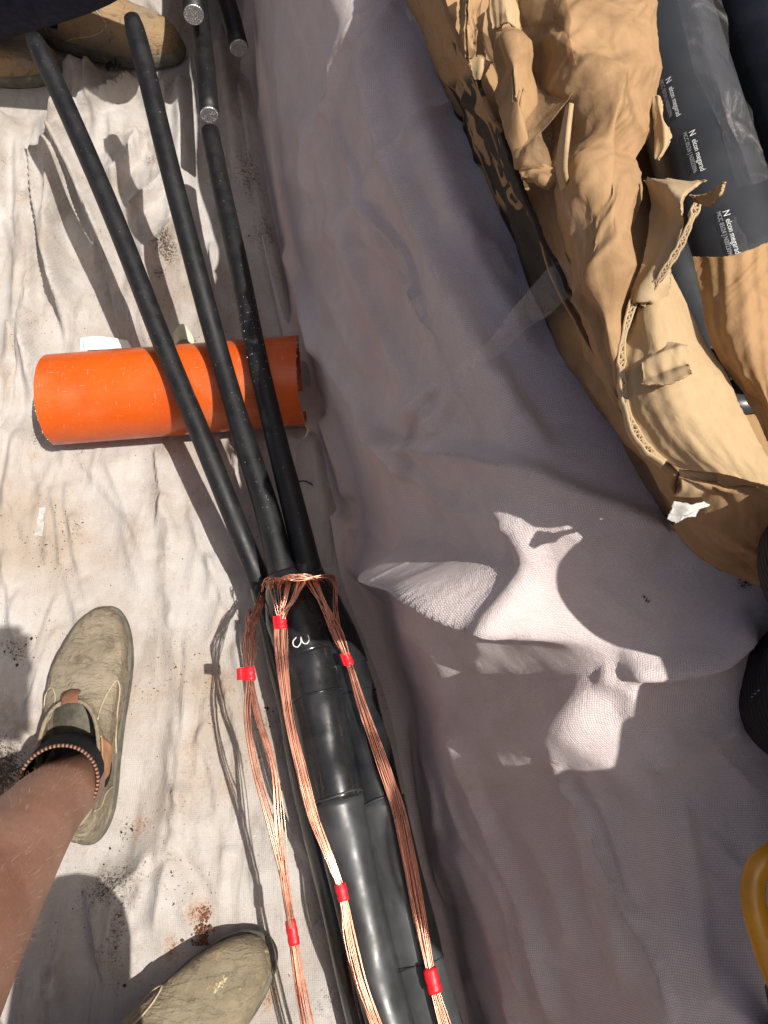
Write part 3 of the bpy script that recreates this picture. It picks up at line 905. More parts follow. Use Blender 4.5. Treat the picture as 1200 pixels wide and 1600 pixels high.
    prof = np.where(sd > 0, np.exp(-(sd / 15.0) ** 2), .78 * np.exp(-(sd / 30.0) ** 2) + .22 * np.exp(-(sd / 140.0) ** 2))
    prof2 = np.where(sd < 0, np.exp(-(sd / 46.0) ** 2), np.exp(-(sd / 150.0) ** 2))
    amp = 0.080 * sstep(0.08, 0.72, par) * sstep(0.0, 0.16, 1 - par)
    nh = N * np.array([1, 1, 0.15]); nh /= np.linalg.norm(nh, axis=2)[..., None] + 1e-12
    V = V + nh * (amp * prof_pick(prof, prof2) * fade)[..., None]
    V[..., 2] = np.maximum(V[..., 2], 0.011)
    su = np.concatenate([np.zeros((len(ys), 1)), np.cumsum(np.linalg.norm(np.diff(V, axis=1), axis=2), axis=1)], 1)
    sv = np.concatenate([np.zeros((1, nb)), np.cumsum(np.linalg.norm(np.diff(V, axis=0), axis=2), axis=0)], 0)
    UV = np.stack([su, sv], -1)
    o = make('drop_cloth', V.reshape(-1, 3), grid_faces(len(ys), nb), M['cloth_bank'], uvs=UV.reshape(-1, 2))
    set_props(o, 'shaded mauve-grey cotton sheet draped down the steep trench bank below the box', 'drop cloth')
    D = np.zeros(PX.shape)
    for px, py, r, a in [(995, 885, 3.5, 1.3), (1012, 937, 6, 1.35), (1006, 933, 4, 1.2), (1060, 985, 3, 1.1), (1133, 935, 3, 1.2), (1126, 965, 3, 1.1), (1130, 955, 3, 1.2), (948, 1302, 2.5, 1.2), (692, 138, 3, 1.2), (1010, 980, 3, 1.1), (985, 960, 2.5, 1.0), (1165, 910, 16, 1.2)]:
        D = np.maximum(D, a * np.exp(-((PX - px) ** 2 + (PY - py) ** 2) / (r * r)))
    add_attr(o.data, 'dirt', D); add_attr(o.data, 'rust', D * 0)
def prof_pick(a, b):
    return a
build_bank_cloth()

# ---------------------------------------------------------------- orange pipe
PIPE_R = 0.066
def build_pipe():
    a = P(84, 625, PIPE_R + .004); b = P(470, 595, PIPE_R + .004)
    ax = (b - a).normalized(); L = (b - a).length
    root = thing('drain_pipe', 'short orange plastic drain pipe offcut lying on the pale cloth', 'pipe', a)
    y = Vector((0, 0, 1)).cross(ax).normalized(); z = ax.cross(y)
    seg, n = 96, 30
    V = []; F = []
    rr = random.Random(3)
    cutL = [rr.uniform(-.0002, .0002) + .003 * math.sin(t * 2 * math.pi / seg + 1.9) for t in range(seg)]
    cutR = [rr.uniform(-.0002, .0002) + .002 * math.sin(t * 2 * math.pi / seg * 2) for t in range(seg)]
    for rad in (PIPE_R, PIPE_R - .0042):
        for i in range(n):
            t = i / (n - 1)
            for j in range(seg):
                th = 2 * math.pi * j / seg
                s = L * t + (cutL[j] * (1 - t) ** 8) + cutR[j] * t ** 8
                V.append(a + ax * s + (y * math.cos(th) + z * math.sin(th)) * rad)
    o = n * seg
    for i in range(n - 1):
        for j in range(seg):
            k = (j + 1) % seg
            F.append((i * seg + j, i * seg + k, (i + 1) * seg + k, (i + 1) * seg + j))
            F.append((o + i * seg + j, o + (i + 1) * seg + j, o + (i + 1) * seg + k, o + i * seg + k))
    nV = len(V); e = (n - 1) * seg
    V += V[:seg] + V[o:o + seg] + V[e:e + seg] + V[o + e:o + e + seg]
    for j in range(seg):
        k = (j + 1) % seg
        F.append((nV + j, nV + seg + j, nV + seg + k, nV + k))
        F.append((nV + 2 * seg + j, nV + 2 * seg + k, nV + 3 * seg + k, nV + 3 * seg + j))
    make('pipe_wall', V, F, M['pipe'], root)
    # swarf and burrs on the sawn ends
    geos = []
    for side, cut, s0 in ((0, cutL, 0.0), (1, cutR, L)):
        for q in range(230):
            th = rr.uniform(0, 2 * math.pi); r0 = rr.uniform(PIPE_R - .004, PIPE_R + .0006)
            c = a + ax * (s0 + cut[int(th / (2 * math.pi) * seg) % seg]) + (y * math.cos(th) + z * math.sin(th)) * r0
            d = Vector((rr.gauss(0, 1), rr.gauss(0, 1), rr.gauss(0, 1))).normalized() * rr.uniform(.0005, .0016) + ax * (.0012 if side else -.0012)
            e = Vector((rr.gauss(0, 1), rr.gauss(0, 1), rr.gauss(0, 1))).normalized() * .0006
            geos.append(([c - e, c + e, c + d + e, c + d * .8 - e], [(0, 1, 2, 3)]))
    # one hanging curl at the right end
    c0 = a + ax * L + y * -PIPE_R * .75 - z * PIPE_R * .55
    pth = [c0, c0 + Vector((.004, -.008, -.012)), c0 + Vector((-.004, -.016, -.026)), c0 + Vector((-.012, -.02, -.028))]
    geos.append(tube_geo(catmull(pth, 14), .0022, 6))
    V, F = merge(geos)
    sw = make('plastic_swarf', V, F, simple_mat('pale_swarf', (0.62, 0.50, 0.38), 0.8, 0.2, 300), root, False)
    sw['kind'] = 'stuff'
build_pipe()

# ---------------------------------------------------------------- the three cable cores with their sleeves and copper screens
def pxpath(pts, n):
    return catmull([P(*q) for q in pts], n)

def wire_bundle(parent, centre, spread, nw, z_extra=0.0, r=0.00056, seed=0, heads=None):
    """centre: list of (px,py,z); spread: bundle radius at each centre point; heads: first points of single wires"""
    rr = random.Random(seed)
    geos = []
    base = [P(*q) for q in centre]
    n = 84
    for w in range(nw):
        ang = rr.uniform(0, 2 * math.pi); rad = 1.08 * math.sqrt(rr.random())
        pts = []
        if heads is not None:
            pts += [P(*q) for q in heads[w % len(heads)](rr)]
        lob = rr.choice((0, 1))
        for i, c in enumerate(base):
            s = spread[i]
            if isinstance(s, tuple):       # the bundle parts in two strands here
                dx = s[1] * (1 if lob else -1); s = s[0]
            else: dx = 0
            a = ang + 0.10 * i + rr.gauss(0, .07)
            pts.append(c + Vector((math.cos(a) * rad * s + dx + rr.gauss(0, .0004), rr.gauss(0, .0005), math.sin(a) * rad * s * .8 + z_extra)))
        geos.append(tube_geo(catmull(pts, n), r * rr.uniform(.85, 1.1), 5, True))
    V, F = merge(geos)
    return make('copper_wires', V, F, M['copper'], parent)

def tape_tag(parent, px, py, z, dirpx, w=.008, length=.017, tail=None, seed=0):
    c = P(px, py, z)
    d = (P(px + dirpx[0], py + dirpx[1], z) - c).normalized()
    p = [c - d * length / 2, c - d * length * .2, c + d * length * .2, c + d * length / 2]
    V, F = tube_geo(catmull(p, 9), [w * q for q in (.9, 1.0, .96, 1.05, 1.0, .95, 1.04, 1.0, .92)], 14, True, .7, 0, .10, seed)
    geos = [(V, F)]
    if tail:
        s = Vector((d.y, -d.x, 0))
        n = 6
        vv = []
        for i in range(n):
            t = i / (n - 1)
            q = c + s * (w * .6 + tail * t) + Vector((0, 0, .004 + .005 * math.sin(t * 3) ))
            vv += [q - d * (length * .45) * (1 - .1 * t), q + d * (length * .45) * (1 + .1 * math.sin(5 * t))]
        ff = [(2 * i, 2 * i + 1, 2 * i + 3, 2 * i + 2) for i in range(n - 1)]
        vb = [v - Vector((0, 0, .0006)) for v in vv]
        geos.append((vv + vb, ff + [tuple(k + 2 * n for k in f[::-1]) for f in ff]))
    V, F = merge(geos)
    return make('tape_tag', V, F, M['red_tape'], parent)

def sleeve(name, parent, pts, rad, mat, n=40, seg=28, jit=0.03, seed=0, flat=1.0, cap=True):
    path = pxpath(pts, n)
    r = np.interp(np.linspace(0, 1, n), np.linspace(0, 1, len(rad)), rad)
    V, F = tube_geo(path, r, seg, cap, flat, 0, jit, seed)
    return make(name, V, F, mat, parent)

CR = 0.0142
# left core
c1 = thing('power_cable', 'leftmost of three black cable cores crossing the orange pipe', 'cable', P(412, 925, .06), 'cable cores over the pipe')
p1 = pxpath([(52, 58, .27), (100, 160, .240), (180, 345, .200), (262, 555, .1545), (318, 690, .130), (374, 830, .098), (412, 925, .068), (432, 985, .050)], 60)
tube('cable_sheath', p1, np.concatenate([[CR * .8, CR * .95], np.full(58, CR)]), M['cable'], c1, 22)
sleeve('joint_sleeve', c1, [(408, 915, .066), (425, 965, .054), (438, 1010, .044), (470, 1110, .040), (500, 1250, .040), (545, 1420, .040), (590, 1600, .040), (630, 1740, .040), (725, 2100, .040)], [.0155, .024, .031, .031, .032, .033, .033, .033, .033], M['sleeve'], seed=3)
# middle core
c2 = thing('power_cable', 'middle black cable core with a white mark on its joint sleeve', 'cable', P(435, 900, .1), 'cable cores over the pipe')
p2 = pxpath([(206, 28, .285), (228, 110, .265), (262, 250, .235), (305, 415, .195), (345, 562, .156), (383, 690, .138), (418, 800, .124), (440, 890, .116), (455, 950, .112)], 60)
tube('cable_sheath', p2, np.concatenate([[CR * .8, CR * .95], np.full(38, CR), np.linspace(CR, .0185, 20)]), M['cable'], c2, 22)
sleeve('upper_sleeve', c2, [(440, 895, .116), (452, 935, .112), (470, 985, .110), (483, 1026, .108)], [.019, .030, .0375, .0385, .037], M['sleeve'], 30, seed=5)
sleeve('middle_sleeve', c2, [(482, 1020, .108), (494, 1080, .106), (508, 1150, .104), (528, 1250, .100)], [.0352, .0335, .0320, .0310, .0308], M['sleeve'], 36, seed=6, jit=.05)
sleeve('lower_sleeve', c2, [(527, 1246, .100), (546, 1340, .096), (566, 1430, .092), (588, 1520, .090), (612, 1610, .088), (650, 1760, .085), (742, 2100, .080)], [.0325, .0285, .0265, .0255, .026, .027, .028], M['sleeve_grey'], 60, seed=7, jit=.06)
# right core
c3 = thing('power_cable', 'rightmost black cable core beside the mauve sheet, glittering with crumbs', 'cable', P(480, 890, .1), 'cable cores over the pipe')
p3 = pxpath([(328, 205, .175), (345, 290, .172), (375, 425, .165), (402, 560, .1555), (430, 680, .142), (458, 790, .126), (480, 880, .112), (495, 940, .100)], 60)
tube('cable_sheath', p3, np.concatenate([[CR * .98], np.full(39, CR), np.linspace(CR, .0175, 20)]), M['cable'], c3, 22)
sleeve('upper_sleeve', c3, [(484, 895, .108), (502, 945, .102), (524, 1000, .096), (540, 1045, .092)], [.018, .026, .0295, .030], M['sleeve'], 28, seed=8)
sleeve('middle_sleeve', c3, [(539, 1040, .092), (560, 1110, .090), (577, 1180, .088), (594, 1256, .087)], [.0282, .0272, .0270, .0275], M['sleeve'], 36, seed=9, jit=.05)
sleeve('lower_sleeve', c3, [(593, 1250, .087), (614, 1340, .086), (638, 1430, .085), (660, 1520, .084), (684, 1610, .083), (722, 1760, .080), (815, 2100, .075)], [.0295, .0275, .028, .0285, .029, .030, .030], M['sleeve_lit'], 60, seed=10, jit=.06)

def wrap_ring(parent, px, py, z, dirpx, r, tilt, mat, w=.0016):
    c = P(px, py, z); d = (P(px + dirpx[0], py + dirpx[1], z) - c).normalized()
    a = d.cross(Vector((0, 0, 1))).normalized(); b = d.cross(a)
    pts = [c + (a * math.cos(t) + b * math.sin(t)) * r + d * (tilt * math.sin(t * 1.0 + .4) + .0012 * math.sin(3 * t + px)) for t in np.linspace(0, 2 * math.pi, 49)]
    V, F = tube_geo(pts, w, 6, False, .6)
    make('wrap_edge', V, F, mat, parent)
wrap_ring(c2, 497, 1092, .1055, (14, 70), .0330, .004, M['sleeve'])
wrap_ring(c2, 527, 1248, .100, (19, 94), .0322, .003, M['sleeve_grey'])
wrap_ring(c3, 554, 1090, .0908, (18, 70), .0275, .004, M['sleeve'])
wrap_ring(c3, 594, 1254, .087, (20, 84), .0292, .003, M['sleeve_grey'])
wrap_ring(c3, 655, 1508, .084, (22, 90), .0288, .004, M['sleeve_grey'], .0008)
rr = random.Random(21)
geos = []
for i in range(6):
    o_ = rr.uniform(-4, 5)
    pts = [(500 + o_ * .5, 935, .128), (516 + o_, 1010, .122 + rr.uniform(-.004, .004)), (530 + o_, 1090, .114), (546 + o_ + rr.uniform(-3, 3), 1170, .108), (562 + o_, 1260, .104 - abs(o_) * .001), (582 + o_ * .6, 1360, .088), (606, 1480, .075)]
    geos.append(tube_geo(pxpath(pts, 50), .0015, 6))
V, F = merge(geos)
make('black_strands', V, F, M['black_plastic'], c2)['kind'] = 'stuff'

# copper screens
def head_left(rr):
    t = rr.random()
    if t < .5: return [(404 + rr.uniform(0, 14), 930 + rr.uniform(-6, 4), .098), (398 + rr.uniform(0, 14), 945, .118)]
    return [(388 + rr.uniform(-2, 14), 952 + rr.uniform(-6, 4), .100), (386 + rr.uniform(-2, 6), 965 + rr.uniform(-3, 8), .120)]
def head_mid(rr):
    t = rr.random()
    q = rr.random()
    if t < .68: return [(412 + 56 * q, 912 + rr.uniform(-3, 2), .132), (414 + 54 * q, 905 + rr.uniform(-3, 2), .152), (424 + 32 * q, 932 + rr.uniform(-4, 6), .164)]
    return [(470 + rr.uniform(-6, 14), 908, .138), (470 + rr.uniform(-6, 12), 903, .154), (460 + rr.uniform(-3, 4), 936, .164)]
def head_right(rr):
    t = rr.random()
    q = rr.random()
    if t < .6: return [(468 + 30 * q, 906 + rr.uniform(-4, 3), .126), (470 + 30 * q, 900 + rr.uniform(-3, 3), .146), (490 + 18 * q, 930 + rr.uniform(-5, 6), .152)]
    return [(505 + rr.uniform(-3, 12), 899 + rr.uniform(-2, 5), .120), (519 + rr.uniform(-4, 5), 903 + rr.uniform(-3, 4), .138), (524 + rr.uniform(-4, 4), 925, .145)]
wire_bundle(c1, [(391, 1005, .150), (391, 1052, .158), (396, 1120, .160), (414, 1200, .158), (432, 1290, .150), (446, 1380, .138), (457, 1456, .125), (468, 1530, .115), (482, 1605, .105), (500, 1700, .095), (560, 2000, .05)],
            [.010, .0045, (.005, .006), (.0045, .010), (.006, .004), .0045, .0042, .006, .007, .007, .008], 26, seed=1, heads=[head_left])
wire_bundle(c2, [(438, 972, .158), (441, 1040, .155), (452, 1120, .152), (470, 1200, .148), (490, 1275, .142), (513, 1335, .138), (534, 1394, .132), (548, 1470, .128), (566, 1540, .126), (590, 1605, .124), (620, 1700, .120), (705, 2000, .115)],
            [.006, .006, .005, .0055, .006, .0045, .004, .0065, .0065, .006, .006, .007], 24, seed=2, heads=[head_mid])
wire_bundle(c3, [(525, 985, .140), (543, 1030, .136), (565, 1100, .132), (595, 1185, .128), (622, 1265, .125), (638, 1340, .126), (655, 1430, .126), (675, 1531, .126), (696, 1605, .124), (725, 1700, .120), (815, 2000, .112)],
            [.009, .0045, .006, .009, .009, .0085, .0075, .0045, .007, .007, .008], 32, seed=3, heads=[head_right])
rr = random.Random(55)
geos = []
for i in range(22):
    a0, b0 = rr.uniform(408, 452), rr.uniform(470, 526)
    zz = rr.uniform(.150, .166)
    pts = [P(a0 - 2, 920 + rr.uniform(-6, 8), .135), P(a0 + 6, 906 + rr.uniform(-4, 4), zz), P((a0 + b0) / 2, 903 + rr.uniform(-6, 5), zz + .003), P(b0 - 4, 903 + rr.uniform(-5, 5), zz - .006), P(b0 + 3, 918 + rr.uniform(-6, 14), .125)]
    geos.append(tube_geo(catmull(pts, 30), .00056, 5))
V, F = merge(geos)
make('copper_collar', V, F, M['copper'], c2)['kind'] = 'stuff'
tape_tag(c1, 390, 1053, .158, (2, 30), .0068, .016, .010, 1)
tape_tag(c1, 457, 1457, .125, (12, 74), .0062, .025, None, 2)
tape_tag(c2, 438, 973, .158, (3, 30), .0078, .016, .0035, 3)
tape_tag(c2, 534, 1394, .132, (14, 60), .0062, .018, None, 4)
tape_tag(c3, 543, 1030, .136, (20, 55), .0056, .0165, .0045, 5)
tape_tag(c3, 676, 1532, .126, (22, 90), .0078, .024, None, 6)

# the white handwritten mark on the middle core's sleeve
def mark3():
    pts = [(472, 1001), (462, 1003), (457, 997), (461, 1007), (470, 1010), (474, 1001), (470, 992)]
    stroke = [(477, 995), (471, 1000), (466, 1008), (462, 1010), (458, 1005), (459, 998), (463, 996)]
    stroke = [(463, 996), (458, 1002), (459, 1009), (465, 1011), (470, 1004), (470, 995), (473, 1004), (479, 1006), (483, 1000), (481, 992)]
    path_ax = pxpath([(440, 895, .116), (452, 935, .112), (470, 985, .110), (483, 1026, .108)], 60)
    pts = []
    for px, py in stroke:
        # the point of the sleeve's skin at this spot: march down the sight line
        best = None
        for z in np.linspace(.17, .09, 161):
            q = np.array(P(px, py, z))
            dd = np.linalg.norm(path_ax - q, axis=1)
            j = dd.argmin()
            rad = np.interp(j / 59, np.linspace(0, 1, 5), [.019, .030, .0375, .0385, .037])
            if dd[j] <= rad * 1.035:
                best = q; break
        if best is not None: pts.append(best + np.array([0, 0, .0006]))
    if len(pts) > 3:
        tube('white_mark', catmull(pts, 60), .00075, M['white_ink'], c2, 6)
mark3()

# ---------------------------------------------------------------- cut cables at the far end
def text_mesh(body, size):
    cu = bpy.data.curves.new('txt', 'FONT'); cu.body = body; cu.size = size
    ob = bpy.data.objects.new('txt', cu); COL.objects.link(ob)
    dg = bpy.context.evaluated_depsgraph_get()
    me = bpy.data.meshes.new_from_object(ob.evaluated_get(dg))
    V = np.array([v.co[:] for v in me.vertices]) if len(me.vertices) else np.zeros((0, 3))
    F = [tuple(p.vertices) for p in me.polygons]
    bpy.data.objects.remove(ob); bpy.data.curves.remove(cu); bpy.data.meshes.remove(me)
    return V, F

def wrap_text(body, size, origin, axis, side, up, rad, parent, mat, name='printed_text', lift=.0005):
    """letters run along axis; their height wraps round a cylinder of radius rad whose axis passes origin; side = where the text starts"""
    V, F = text_mesh(body, size)
    if len(V) == 0: return
    out = []
    side = side - axis * side.dot(axis); side.normalize()
    tang = axis.cross(side).normalized()
    if tang.dot(up) < 0: tang = -tang
    for x, y, _ in V:
        th = y / rad
        out.append(origin + axis * x + (side * math.cos(th) + tang * math.sin(th)) * (rad + lift))
    return make(name, out, F, mat, parent, False)

def cut_cable(pts, r, label, texts=()):
    root = thing('cut_cable', label, 'cable', P(*pts[0]), 'cut cable ends')
    path = catmull([P(*q) if len(q) == 3 else Vector(q[:3]) for q in pts], 40)
    d0 = Vector(path[0] - path[3]).normalized()
    tube('cable_sheath', path, r, M['cable'], root, 24)
    # aluminium conductor: rings of strand ends round a centre, each a small dome
    c = Vector(path[0])
    u = d0.cross(Vector((0, 0, 1))).normalized(); v = d0.cross(u)
    geos = []
    rc = r * .93
    ringV, ringF = tube_geo([c - d0 * .004, c + d0 * .0022, c + d0 * .003], [rc, rc, rc * .96], 26)
    geos.append((ringV, ringF))
    for k, nn in ((0, 1), (1, 6), (2, 12), (3, 18), (4, 24)):
        for i in range(nn):
            th = 2 * math.pi * i / nn + k * .3
            q = c + (u * math.cos(th) + v * math.sin(th)) * (rc * .88 * k / 4.0) + d0 * .003
            sr = rc * .105
            geos.append(tube_geo([q, q + d0 * random.uniform(.0006, .0016)], [sr, sr * .8], 6))
    V, F = merge(geos)
    make('conductor', V, F, M['aluminium'], root, False)
    for body, s, size in texts:
        i = s
        o = Vector(path[i]); ax = Vector(path[i] - path[i + 2]).normalized()
        sd = Vector((0, 0, 1)) + Vector((-.25, -.5, 0))
        wrap_text(body, size, o, ax, sd, Vector((1, 0, 0)), r, root, M['white_ink'])
    return root
cut_cable([(303, 22, .225), (301, -40, .215), (296, -130, .18), (290, -260, .09), (285, -420, .03)], .0172, 'cut cable end with bright strand face, nearest the boot at the top edge')
cut_cable([(327, 178, .178), (322, 110, .176), (315, 50, .165), (308, -30, .14), (300, -130, .085), (300, -300, .03)], .0152, 'cut cable printed with small white characters, lined up with a core end', [('1 ONE', 9, .0085), ('1 ONE', 16, .0085)])
cut_cable([(373, 74, .135), (362, 30, .135), (350, -15, .130), (335, -90, .10), (325, -200, .05), (325, -380, .03)], .0165, 'cut cable end lying in shade against the mauve sheet')

# ---------------------------------------------------------------- the torn cardboard box and the tubes in it
bx = thing('cardboard_box', 'torn crumpled cardboard box with black print, full of dark tubes', 'box', P(900, 500, .555))
base = [(600, -110), (650, 0), (703, 140), (765, 290), (825, 440), (885, 560), (965, 690), (1060, 820)]
topl = [(655, -110), (697, 0), (757, 140), (818, 270), (873, 400), (942, 530), (1002, 655), (1062, 738)]
ZO = .110
ZB, ZM, ZT = .447 + ZO, .503 + ZO, .553 + ZO
def up(rows):
    return [[(q[0], q[1], q[2] + ZO) for q in r] for r in rows]
mid = [((a[0] * .52 + b[0] * .48), (a[1] * .52 + b[1] * .48)) for a, b in zip(base, topl)]
sheet('side_panel', [[(a - 2, b + 3, ZB - .012) for a, b in base], [(a, b, ZM) for a, b in mid], [(a, b, ZT) for a, b in topl]], M['card_print'], bx, 40, 240, .003, .0032, 16, 61)
sheet('end_panel', [[(1060, 820, ZB), (1140, 884, ZB), (1260, 915, ZB)], [(1060, 780, ZM), (1145, 825, ZM), (1255, 850, ZM)], [(1062, 738, ZT), (1150, 764, ZT), (1250, 790, ZT)]], M['card'], bx, 26, 40, .003, .005, 18, 62)
# floor and far side of the box
a0, a1 = P(600, -110, ZB), P(1060, 820, ZB)
b0, b1 = a0 + Vector((.40, .06, 0)), P(1260, 915, ZB) + Vector((.12, .05, 0))
sheet('box_floor', [[a0 + Vector((0, 0, .003)), b0 + Vector((0, 0, .003))], [a1 + Vector((.01, .01, .003)), b1 + Vector((0, 0, .003))]], M['card'], bx, 24, 16, .003, .001, 10, 63, world=True)
sheet('side_panel', [[b0, b1], [b0 + Vector((0, 0, .11)), b1 + Vector((0, 0, .11))]], M['card'], bx, 14, 40, .003, .003, 14, 64, world=True)
# inner panel under the torn flaps
sheet('inner_panel', up([[(640, -110, .536), (740, -110, .530), (900, -110, .525)], [(738, 140, .536), (830, 140, .528), (930, 140, .525)], [(846, 400, .536), (910, 400, .530), (960, 400, .528)], [(985, 655, .538), (1000, 650, .54), (1012, 645, .54)]]), M['card'], bx, 50, 24, .002, .004, 18, 65)

def flap(name, rows, mat, seed, n=60, m=46, thick=.0024, crumple=.004, freq=20, ragged=.0, label=None, ridges=0.0):
    return sheet(name, up(rows), mat, bx, n, m, thick, crumple, freq, seed, ragged, label, ridges=ridges)
flap('torn_flap', [[(800, -70, .560), (870, -70, .592), (960, -70, .590), (1012, -70, .575)],
                   [(828, 60, .556), (880, 50, .600), (965, 50, .602), (1028, 50, .578)],
                   [(850, 150, .553), (893, 150, .590), (970, 150, .612), (1029, 140, .578)],
                   [(868, 250, .552), (905, 260, .600), (972, 250, .612), (1020, 260, .582)],
                   [(885, 390, .552), (918, 400, .598), (966, 390, .604), (997, 380, .585)],
                   [(915, 520, .552), (945, 525, .580), (968, 510, .582), (984, 495, .572)],
                   [(972, 655, .551), (980, 650, .556), (985, 640, .556), (990, 630, .555)]], M['card'], 71, 200, 110, .0026, .0062, 22, .0008, 'long crumpled brown flap torn along its right edge')
flap('film_strip', [[(792, -60, .566), (832, -60, .586), (878, -60, .602)], [(800, 40, .560), (838, 40, .578), (886, 40, .606)], [(824, 150, .558), (846, 150, .566), (884, 150, .596)], [(858, 262, .557), (866, 262, .560), (876, 262, .570)]], M['film_brown'], 72, 50, 26, .0006, .009, 24, 0, 'glossy clear packing tape crumpled over the board')
flap('torn_flap', [[(766, 50, .568), (792, 40, .584), (816, 50, .576)], [(776, 118, .562), (802, 108, .590), (828, 118, .574)], [(792, 185, .560), (812, 182, .584), (834, 192, .570)], [(806, 238, .558), (816, 232, .570), (826, 224, .566)], [(811, 264, .556), (813, 264, .558), (816, 262, .558)]], M['card'], 73, 50, 26, .0028, .005, 22, .0012)
flap('torn_flap', [[(768, -60, .572), (794, -60, .584), (816, -60, .574)], [(765, 18, .568), (790, 16, .580), (816, 18, .574)], [(768, 47, .566), (790, 38, .574), (816, 47, .572)]], M['card_light'], 74, 26, 22, .0028, .003, 20, .0014)
flap('torn_flap', [[(703, -60, .560), (728, -60, .578), (752, -60, .568)], [(712, 25, .558), (734, 25, .578), (750, 40, .566)], [(722, 66, .557), (735, 72, .570), (743, 84, .562)], [(731, 98, .556), (734, 100, .560), (738, 102, .558)]], M['card'], 75, 40, 24, .0028, .005, 24, .0012)
flap('torn_flap', [[(733, 92, .566), (752, 84, .572), (768, 102, .568)], [(738, 112, .562), (752, 112, .566), (762, 112, .562)], [(744, 126, .560), (748, 126, .561), (752, 124, .560)]], M['card_light'], 76, 20, 20, .0028, .003, 30, .0015)
# curled piece in the hollow, and the pale folded lip beside it
flap('curled_flap', [[(812, 262, .558), (850, 255, .566), (888, 268, .566)], [(815, 276, .566), (850, 284, .574), (884, 282, .572)], [(822, 288, .558), (850, 296, .562), (880, 294, .560)]], M['card'], 77, 26, 30, .0028, .004, 30)
flap('folded_lip', [[(884, 165, .612), (890, 160, .618)], [(872, 225, .606), (884, 215, .616)], [(868, 265, .592), (880, 262, .602)], [(876, 300, .578), (886, 296, .586)]], M['card_light'], 78, 40, 8, .0028, .001, 20)
flap('film_strip', [[(876, 275, .584), (892, 280, .590)], [(885, 330, .580), (903, 335, .590)], [(896, 390, .576), (912, 385, .590)], [(905, 440, .570), (918, 440, .580)]], M['film'], 79, 40, 12, .0005, .004, 40, 0)
# large pale inner panel, peeled back towards the camera
flap('peeled_flap', [[(986, 466, .572), (1012, 440, .584), (1048, 424, .578)], [(974, 545, .572), (1030, 540, .590), (1104, 530, .578)], [(979, 628, .568), (1055, 630, .588), (1150, 618, .578)], [(1012, 692, .562), (1090, 694, .580), (1188, 690, .574)], [(1064, 728, .558), (1130, 742, .570), (1230, 768, .566)]], M['card_light'], 80, 120, 100, .0026, .0020, 18, .0008, 'pale inner face of a peeled-back flap', ridges=.00015)
flap('torn_ply', [[(1000, 601, .590), (1040, 606, .595), (1086, 586, .606)], [(1004, 580, .587), (1040, 580, .597), (1080, 572, .602)], [(1018, 540, .584), (1045, 535, .590), (1072, 545, .592)]], M['card_light'], 81, 24, 26, .001, .004, 40, .0012)
flap('torn_flap', [[(1080, 400, .588), (1140, 397, .604), (1230, 366, .600)], [(1092, 460, .586), (1150, 460, .604), (1232, 450, .600)], [(1114, 538, .582), (1165, 545, .598), (1236, 545, .596)], [(1150, 612, .578), (1195, 622, .590), (1240, 630, .590)], [(1196, 690, .572), (1215, 700, .580), (1245, 712, .580)]], M['card_rib'], 82, 90, 80, .0030, .0030, 18, .0006, 'orange-brown ribbed flap at the right edge', ridges=.00022)
flap('torn_flap', [[(986, 480, .576), (1002, 478, .584), (1022, 466, .580)], [(1001, 405, .590), (1028, 402, .600), (1056, 392, .604)], [(1008, 335, .592), (1040, 328, .608), (1084, 305, .622)], [(1018, 290, .590), (1046, 284, .606), (1094, 276, .630)]], M['flute'], 83, 46, 34, .0022, .007, 34, .0022, 'torn single-ply flap with exposed fluting')
flap('torn_flap', [[(1058, 306, .614), (1092, 297, .624), (1132, 280, .636)], [(1064, 322, .612), (1098, 320, .622), (1124, 304, .630)]], M['card_light'], 84, 16, 26, .0022, .004, 40, .0022)
flap('torn_flap', [[(1020, 146, .580), (1028, 150, .584), (1034, 158, .580)], [(1019, 190, .582), (1036, 190, .590), (1047, 202, .584)], [(1020, 228, .582), (1038, 228, .588), (1051, 216, .586)], [(1022, 250, .582), (1027, 250, .584), (1034, 246, .584)]], M['card_light'], 85, 34, 18, .0022, .004, 30, .0012, ridges=.0004)
flap('torn_ply', [[(1056, 466, .572), (1064, 462, .575), (1070, 468, .572)], [(1060, 486, .570), (1068, 482, .572), (1078, 486, .570)]], M['card'], 86, 10, 12, .001, .002, 60, .001)
# strip of parcel tape hanging off the lower edge, glue side grey
flap('parcel_tape', [[(1061, 734, .556), (1090, 738, .556), (1120, 742, .554)], [(1064, 764, .545), (1092, 768, .545), (1122, 766, .543)], [(1052, 776, .535), (1086, 778, .538), (1120, 772, .536)]], M['card_light'], 87, 22, 20, .0006, .0015, 40)
flap('parcel_tape', [[(1052, 777, .536), (1086, 779, .539), (1120, 773, .537)], [(1044, 796, .536), (1080, 800, .540), (1114, 790, .538)], [(1038, 810, .534), (1064, 820, .536), (1096, 812, .535)]], M['film_grey'], 88, 22, 20, .0006, .003, 40, .001, 'grey glue side of a hanging parcel tape end')
# long loose tape, clear, stuck from the side panel to the sheet
flap('clear_tape', [[(905, 392, .556), (925, 398, .560)], [(868, 414, .550), (905, 446, .552)], [(830, 450, .535), (866, 486, .532)], [(795, 490, .512), (826, 512, .505)], [(765, 530, .485), (785, 548, .480)], [(715, 575, .452), (722, 590, .450)]], M['tape_clear'], 89, 60, 16, .0004, .004, 36)

